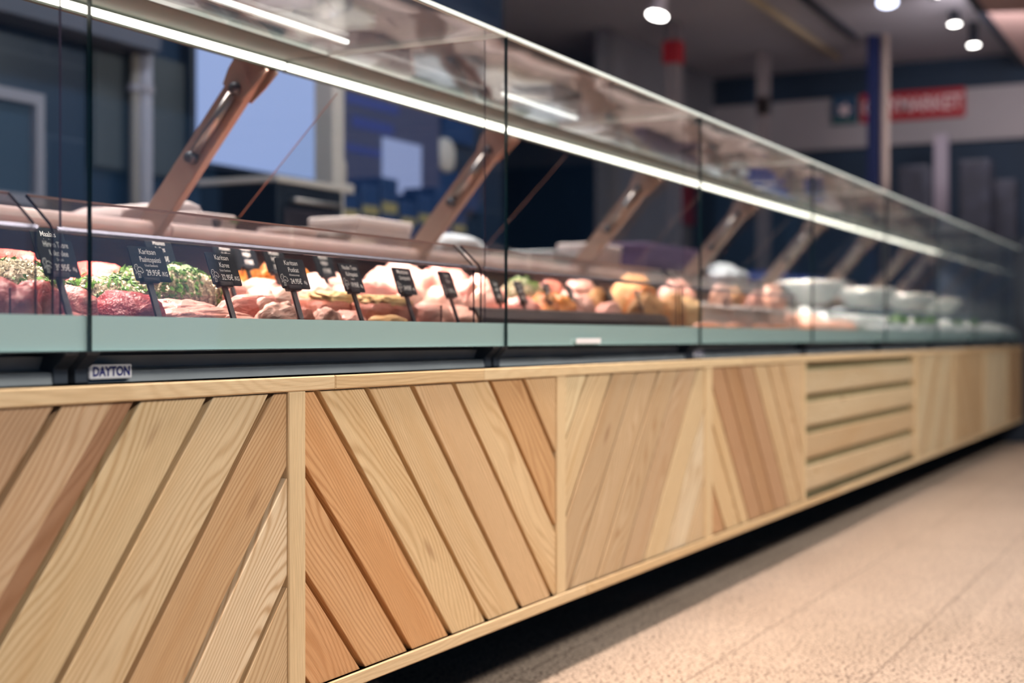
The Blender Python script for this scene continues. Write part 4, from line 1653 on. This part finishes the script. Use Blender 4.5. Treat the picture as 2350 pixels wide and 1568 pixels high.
# blue packaging shelf below
x0, x1, z0, z1 = wall_rect(800, 480, 1090, 560, 3.7)
r = empty('wall_shelf', ((x0 + x1) / 2, 3.95, z0 - .3), 'shelf of blue packages under the dark menu board', 'shelf')
b = MB()
w = (x1 - x0) / 2
b.box((-w, -.24, .27), (w, .248, .30))
b.build('shelf_board', M['bezel'], r)
for i in range(2):
    b = MB()
    b.box((-w + .02 + i * (2 * w - .07), -.22, .12), (-w + .05 + i * (2 * w - .07), .248, .27))
    b.build('shelf_bracket', M['bezel'], r)
n = 7
for i in range(n):
    xx = x0 + (x1 - x0) * (i + .5) / n
    b = MB()
    hw = (x1 - x0) / n / 2 - .01
    hh = .22 + .05 * ((i * 7) % 3)
    q = empty('blue_package', (xx, 3.85, z0 + .001), 'blue package with a yellow band, ' + ORD[i] + ' on the shelf under the menu board', 'package', 'blue packages on the shelf')
    b.box((-hw, -.1, 0), (hw, .1, hh))
    b.build('box', M['teal'], q, bevel=.006)
    b = MB()
    b.box((-hw * .9, -.1015, hh * .45), (hw * .9, -.099, hh * .62))
    b.build('band', M['gold'], q)

# deep blue wall panels right of the menu board
for (a0, a1, b0, b1, lab) in ((1015, 1085, 250, 330, 'small deep blue panel up right of the menu board'), (990, 1100, 395, 480, 'deep blue panel behind the second support arm')):
    x0, x1, z0, z1 = wall_rect(a0, b0, a1, b1, YB - .02)
    b = MB()
    b.box((x0, YB - .03, z0), (x1, YB - .001, z1))
    tag(b.build('wall_panel', M['teal'], bevel=.004), lab, 'panel')
# round clock-like lamp
p = at_y(1023, 357, YB - .03)
b = MB()
b.lathe([(.001, -.05), (.08, -.05), (.10, -.04), (.105, -.012), (.105, 0)], (0, 0, 0), 32, axis='y')
o = b.build('wall_lamp', M['post_grey'], smooth=True)
o.location = (p.x, YB - .001, p.z)
tag(o, 'round pale wall lamp right of the menu board', 'lamp')

# grey upright with hook and tray
p = at_y(756, 400, 3.55)
r = empty('steel_upright', (p.x, 3.55, 0), 'pale grey square upright between the lit screen and the menu board', 'post')
b = MB()
b.box((-.045, -.05, 0), (.045, .05, 2.75))
b.build('post', M['post_grey'], r, bevel=.006)
b = MB()
zz = at_y(790, 430, 3.55).z
b.box((.0455, -.03, zz - .03), (.155, .03, zz + .012))
b.build('arm_rest', M['post_grey'], r, bevel=.006)
b = MB()
b.tube([(.06, 0, zz + .012), (.06, 0, zz + .10), (.075, 0, zz + .115), (.11, 0, zz + .115), (.12, 0, zz + .10), (.12, 0, zz + .012)], .008, 10)
b.build('hook', M['post_grey'], r, smooth=True)

# dark oven cabinet with a steel top rim
p = at_y(636, 402, 3.2)
r = empty('oven_cabinet', (p.x + .22, 3.6, 0), 'dark oven cabinet with a pale steel top rim below the lit screen', 'oven')
b = MB()
zt = p.z
b.box((-.22, -.4, 0), (.22, -.03, zt - .025))
M['oven'] = plain('dark_oven_steel', lin(34, 44, 58), 0.35, metal=0.4, var=.2, vscale=5)
b.build('body', M['oven'], r, bevel=.008)
b = MB()
b.box((-.225, -.405, zt - .0245), (.225, -.025, zt))
b.build('top_rim', M['post_grey'], r, bevel=.004)
b = MB()
b.box((-.18, -.412, zt - .52), (.18, -.4005, zt - .12))
M['oven_glass'] = plain('oven_door_glass', lin(62, 58, 66), 0.08, coat=.6)
b.build('door', M['oven_glass'], r, bevel=.004)
b = MB()
b.tube([(-.15, -.412, zt - .09), (-.15, -.44, zt - .09), (.15, -.44, zt - .09), (.15, -.412, zt - .09)], .009, 10)
b.build('handle', M['steel'], r, smooth=True)

# framed window at the left, door frame with pipes
x0, x1, z0, z1 = wall_rect(-40, 205, 95, 470, YB - .03)
x0 -= .35
M['frame_grey'] = plain('grey_window_frame', lin(138, 136, 146), 0.5)
M['pane_grey'] = plain('dim_grey_blue_pane', lin(66, 82, 98), 0.12, coat=.5)
wn = empty('window_1', ((x0 + x1) / 2, YB, (z0 + z1) / 2))
tag(wn, 'grey framed inside window at the left edge of the dark wall', 'window', None, 'structure')
w, h = (x1 - x0) / 2, (z1 - z0) / 2
b = MB()
t = .045
for lo, hi in (((-w, -.05, h - t), (w, -.001, h)), ((-w, -.05, -h), (w, -.001, -h + t)), ((-w, -.05, -h + t), (-w + t, -.001, h - t)), ((w - t, -.05, -h + t), (w, -.001, h - t))):
    b.box(lo, hi)
b.build('window_frame', M['frame_grey'], wn)
b = MB()
b.box((-w + t, -.02, -h + t), (w - t, -.004, h - t))
b.build('window_pane', M['pane_grey'], wn)

for i, (px, rad, zt, mt, lab) in enumerate(((309, .022, 2.2, 'gold', 'thin brownish pipe on the wall left of the lit screen'), (330, .038, 2.35, 'frame_grey', 'thick grey pipe on the wall left of the lit screen'))):
    p = at_y(px, 300, YB - .07)
    r = empty('wall_pipe', (p.x, YB - .07, 0), lab, 'pipe')
    b = MB()
    b.tube([(0, 0, 0), (0, 0, zt)], rad, 16)
    b.build('pipe', M[mt] if mt != 'gold' else plain('brownish_pipe', lin(120, 112, 104), .5), r, smooth=True)
    for z in (1.15, 1.75):
        b = MB()
        b.tube([(0, 0, z - .015), (0, 0, z + .015)], rad + .006, 16)
        b.box((-.01, rad, z - .012), (.01, .069, z + .012))
        b.build('pipe_clamp', M['frame_grey'], r)
# grey lintel duct
p0, p1 = at_y(-60, 88, YB - .1), at_y(345, 92, YB - .1)
b = MB()
b.box((p0.x - .5, YB - .16, 1.90), (p1.x, YB - .001, 2.02))
M['duct'] = plain('dim_grey_duct', lin(70, 76, 90), 0.6)
tag(b.build('wall_duct', M['duct'], bevel=.006), 'dim grey duct along the dark wall at the upper left', 'duct')
# dark grey cupboard behind pipes
x0, x1, z0, z1 = wall_rect(222, 120, 452, 400, YB - .05)
b = MB()
r = empty('wall_cupboard', ((x0 + x1) / 2, YB - .02, (z0 + z1) / 2), 'dark grey wall cupboard behind the pipes, left of the lit screen', 'cupboard')
w, h = (x1 - x0) / 2, (z1 - z0) / 2
b.box((-w, -.002, -h), (w, .019, h))
M['cup'] = plain('dark_olive_grey', lin(52, 60, 64), 0.6, var=.12, vscale=3)
b.build('body', M['cup'], r)
for k in range(2):
    b = MB()
    b.box((-w + .01 + k * w, -.010, -h + .01), (-w + (k + 1) * w - .01, -.0025, h - .01))
    b.build('door', M['cup'], r, bevel=.002)

# ------------------------------------------------------------------ far end of the hall
# red sign on the fascia
M['sign_red'] = plain('red_sign_board', lin(176, 34, 46), 0.5)
M['sign_white'] = plain('white_sign_letters', lin(238, 214, 216), 0.5)
M['sign_blue'] = plain('blue_green_sign_square', lin(44, 76, 108), 0.5)
M['sign_green'] = plain('green_sign_band', lin(44, 92, 92), 0.5)
XF = 13.135
pa, pb = at_x(2215, 208, XF), at_x(1976, 282, XF)
r = empty('shop_sign', (XF, (pa.y + pb.y) / 2, (pa.z + pb.z) / 2 + .01), 'red shop sign with white letters and a blue square on the grey fascia', 'sign')
w, h = (pb.y - pa.y) / 2, .13
b = MB()
b.box((-.03, -w, -h), (.004, w, h))
b.build('red_board', M['sign_red'], r, bevel=.004)
text('lettering', 'CITYMARKET', .185, M['sign_white'], r, (-.0312, 0, 0), rot=(math.pi / 2, 0, -math.pi / 2), off=.004, xs=.80)
b = MB()
b.box((-.03, w + .03, -h), (.004, w + .03 + 2 * h * .9, h))
sq = b.build('blue_square', M['sign_blue'], r, bevel=.004)
b = MB()
cx, R = w + .03 + h * .9, h * .55
pts = []
for k in range(10):
    t = math.pi / 2 + 2 * math.pi * k / 10 + .2
    rr_ = R * (1.0 if k % 2 == 0 else .5)
    pts.append((-.034, cx + rr_ * math.cos(t), rr_ * math.sin(t)))
b.prism(pts, (.0035, 0, 0))
b.build('white_emblem', M['sign_white'], sq)
b = MB()
b.box((-.033, w + .035, -h + .004), (-.0305, w + .025 + 2 * h * .9, -h + .06))
b.build('green_band', M['sign_green'], sq)

# blue column with a pale pipe
p = at_z(1998, 82, 3.2)
r = empty('blue_column', (11.9, 2.66, 0), 'slim dark blue column with a pale pipe in front of the red sign', 'column')
M['col_blue'] = plain('deep_blue_column_paint', lin(14, 30, 80), 0.5)
M['col_pale'] = plain('pale_pipe_paint', lin(196, 176, 166), 0.6)
b = MB()
b.box((-.06, -.045, 0), (.06, .05, 3.199))
b.build('shaft', M['col_blue'], r, bevel=.004)
b = MB()
b.tube([(0, -.085, 0), (0, -.085, 3.199)], .034, 16)
b.build('pipe', M['col_pale'], r, smooth=True)

p = at_z(1545, 124, 3.0)
for i, (px, py, zz, xx) in enumerate(((1545, 122, 2.96, None), (1752, 245, 2.72, None))):
    q = at_z(px, py, zz)
    r = empty('capped_post', (q.x, q.y, 0), ['pale grey post with a red box near the top, left of the sign', 'far grey post with a small red box, just left of the sign'][i], 'post')
    b = MB()
    b.box((-.05, -.05, 0), (.05, .05, 3.199))
    b.build('shaft', plain('grey_post_paint', lin(142, 132, 134), .7), r)
    b = MB()
    s = .07 - .02 * i
    b.box((-s, -s, zz - .09), (s, s, zz + .09))
    b.build('red_box', M['sign_red'], r, bevel=.01)

# ceiling runs and beam
b = MB()
b.tube([(8.2, 3.13, 3.172), (12.55, 3.13, 3.172)], .028, 14)
M['brass'] = plain('brassy_conduit', lin(222, 202, 164), 0.5, metal=.1)
tag(b.build('ceiling_conduit', M['brass'], smooth=True), 'brassy conduit running under the ceiling towards the red sign', 'pipe')
b = MB()
b.box((8.2, 2.78, 3.165), (11.8, 2.83, 3.1995))
tag(b.build('light_track', M['beam_dark']), 'dark narrow track under the ceiling beside the brassy conduit', 'track')
b = MB()
b.box((6.0, 1.0, 3.06), (13.1, 1.60, 3.199))
b.build('trim_1', M['beam_face'])
tag(bpy.data.objects['trim_1'], 'rosy boxed beam under the ceiling at the upper right corner', 'beam', None, 'structure')
b = MB()
b.box((6.0, 1.601, 3.06), (13.1, 1.67, 3.199))
tag(b.build('trim_2', M['beam_dark']), 'dark edge of the rosy ceiling beam', 'beam', None, 'structure')

M['lamp_face'] = emit('lamp_face', (1.0, 0.97, 0.92, 1), 16.0)
M['lamp_face_blue'] = emit('cool_lamp_face', (0.72, 0.78, 1.0, 1), 6.0)
M['lamp_black'] = plain('black_lamp_housing', lin(14, 24, 38), 0.5)
M['lamp_white'] = plain('white_lamp_housing', lin(176, 160, 162), 0.5)


def spot(px, py, d, direc, lab, rad=.075, body='lamp_black', face='lamp_face', energy=6.0):
    u = (px - 1175) / F
    c = Vector((d * (CA + u * SA), d * (SA - u * CA), CAMZ + (HOR - py) * d / F))
    r = empty('ceiling_spotlight', (c.x, c.y, 3.199), lab, 'spotlight', 'spotlights under the ceiling')
    dv = Vector(direc).normalized()
    rel = Vector((0, 0, c.z - 3.199))
    q = dv.to_track_quat('Z', 'Y')
    b = MB()
    L = .17
    b.lathe([(.001, -L), (rad * .55, -L), (rad * .62, -L + .01), (rad * .7, -.05), (rad, -.02), (rad, .004), (rad * .93, .004), (rad * .93, -.004), (.001, -.005)], n=28)
    o = b.build('head', M[body], r, smooth=True)
    o.location = rel
    o.rotation_mode = 'QUATERNION'
    o.rotation_quaternion = q
    b = MB()
    b.lathe([(.001, .0), (rad * .92, .0), (rad * .92, -.0035), (.001, -.0035)], n=28)
    f = b.build('lamp_face', M[face], o)
    b = MB()
    back = rel - dv * .10
    b.tube([(back.x, back.y, back.z), (back.x, back.y, -.03)], .016, 10)
    b.box((back.x - .05, back.y - .03, -.04), (back.x + .05, back.y + .03, 0))
    b.build('mount', M[body], r)
    l = bpy.data.lights.new('spot_beam', 'SPOT')
    l.energy, l.spot_size, l.spot_blend, l.shadow_soft_size = energy, math.radians(70), .6, rad * .8
    l.color = (1, .93, .85)
    lo = bpy.data.objects.new('spot_beam', l)
    COL.objects.link(lo)
    lo.parent = o
    lo.location = (0, 0, .02)
    lo.rotation_euler = (math.pi, 0, 0)
    return r


spot(1508, 36, 9.2, (-.30, .10, -.92), 'white round spotlight under the ceiling left of the brassy conduit', .07, 'lamp_white', energy=30)
spot(2190, 56, 10.9, (-.10, -.05, -1), 'black spotlight, left of the two hanging at the upper right', .047, energy=30)
spot(2234, 104, 11.3, (-.10, -.05, -1), 'black spotlight, right and lower of the two at the upper right', .047, energy=30)
spot(2140, -8, 10.3, (-.10, -.05, -1), 'black spotlight cut by the top edge of the picture', .047, energy=30)
spot(2036, 6, 9.6, (-.4, -.1, -1), 'cool bluish spotlight at the top edge above the blue column', .07, 'lamp_white', 'lamp_face_blue', energy=20)

# pale pillar and pale shapes in the dark far hall
p = at_x(2160, 400, 12.6)
b = MB()
b.box((12.55, p.y - .055, 0), (12.65, p.y + .055, 2.44))
tag(b.build('pale_pillar', plain('pale_lilac_paint', lin(176, 166, 180), .7), bevel=.004), 'pale narrow pillar in the dark under the red sign', 'pillar')
for i, (px, py, hh) in enumerate(((2100, 470, .3), (2240, 470, .35), (2300, 500, .3))):
    p = at_x(px, py, 11.6 + .3 * i)
    b = MB()
    b.box((p.x - .12, p.y - .12, 0), (p.x + .12, p.y + .12, p.z + hh))
    tag(b.build('display_stand', plain('dim_mauve_stand', lin(46, 48, 62), .7, var=.35, vscale=8), bevel=.02),
        ['dim mauve stand below the pale pillar, left one', 'dim mauve stand right of the pale pillar', 'dim mauve stand at the far right behind the end post'][i], 'stand')
# dark red banner and blue panel on the grey side wall
for (a0, a1, b0, b1, mt, lab) in ((1542, 1606, 425, 515, 'banner_red', 'dark red banner on the grey wall behind the fourth glass seam'), (1612, 1690, 360, 500, 'teal', 'deep blue panel right of the dark red banner')):
    M['banner_red'] = plain('dark_red_banner', lin(150, 44, 62), .6)
    x0, x1, z0, z1 = wall_rect(a0, b0, a1, b1, 4.48)
    b = MB()
    b.box((x0, 4.47, z0), (x1, 4.499, z1))
    tag(b.build('wall_banner' if mt == 'banner_red' else 'wall_panel', M[mt], bevel=.004), lab, 'banner' if mt == 'banner_red' else 'panel')
x0, x1, z0, z1 = wall_rect(1592, 165, 1716, 420, 4.48)
b = MB()
b.box((x0, 4.44, 0), (x1, 4.499, 2.78))
tag(b.build('door_1', M['wall_dark']), 'dark doorway panel in the grey side wall', 'door', None, 'structure')

# dark post closing the end of the counter
r = empty('end_post', (9.99, 1.30, 0), 'dark post closing the far end of the counter', 'post')
b = MB()
b.box((-.07, -.10, 0), (.07, .50, 1.34))
b.build('shaft', M['beam_dark'], r, bevel=.006)
b = MB()
b.box((-.08, -.11, 1.3405), (.08, .51, 1.36))
b.build('cap', M['beam_dark'], r, bevel=.004)
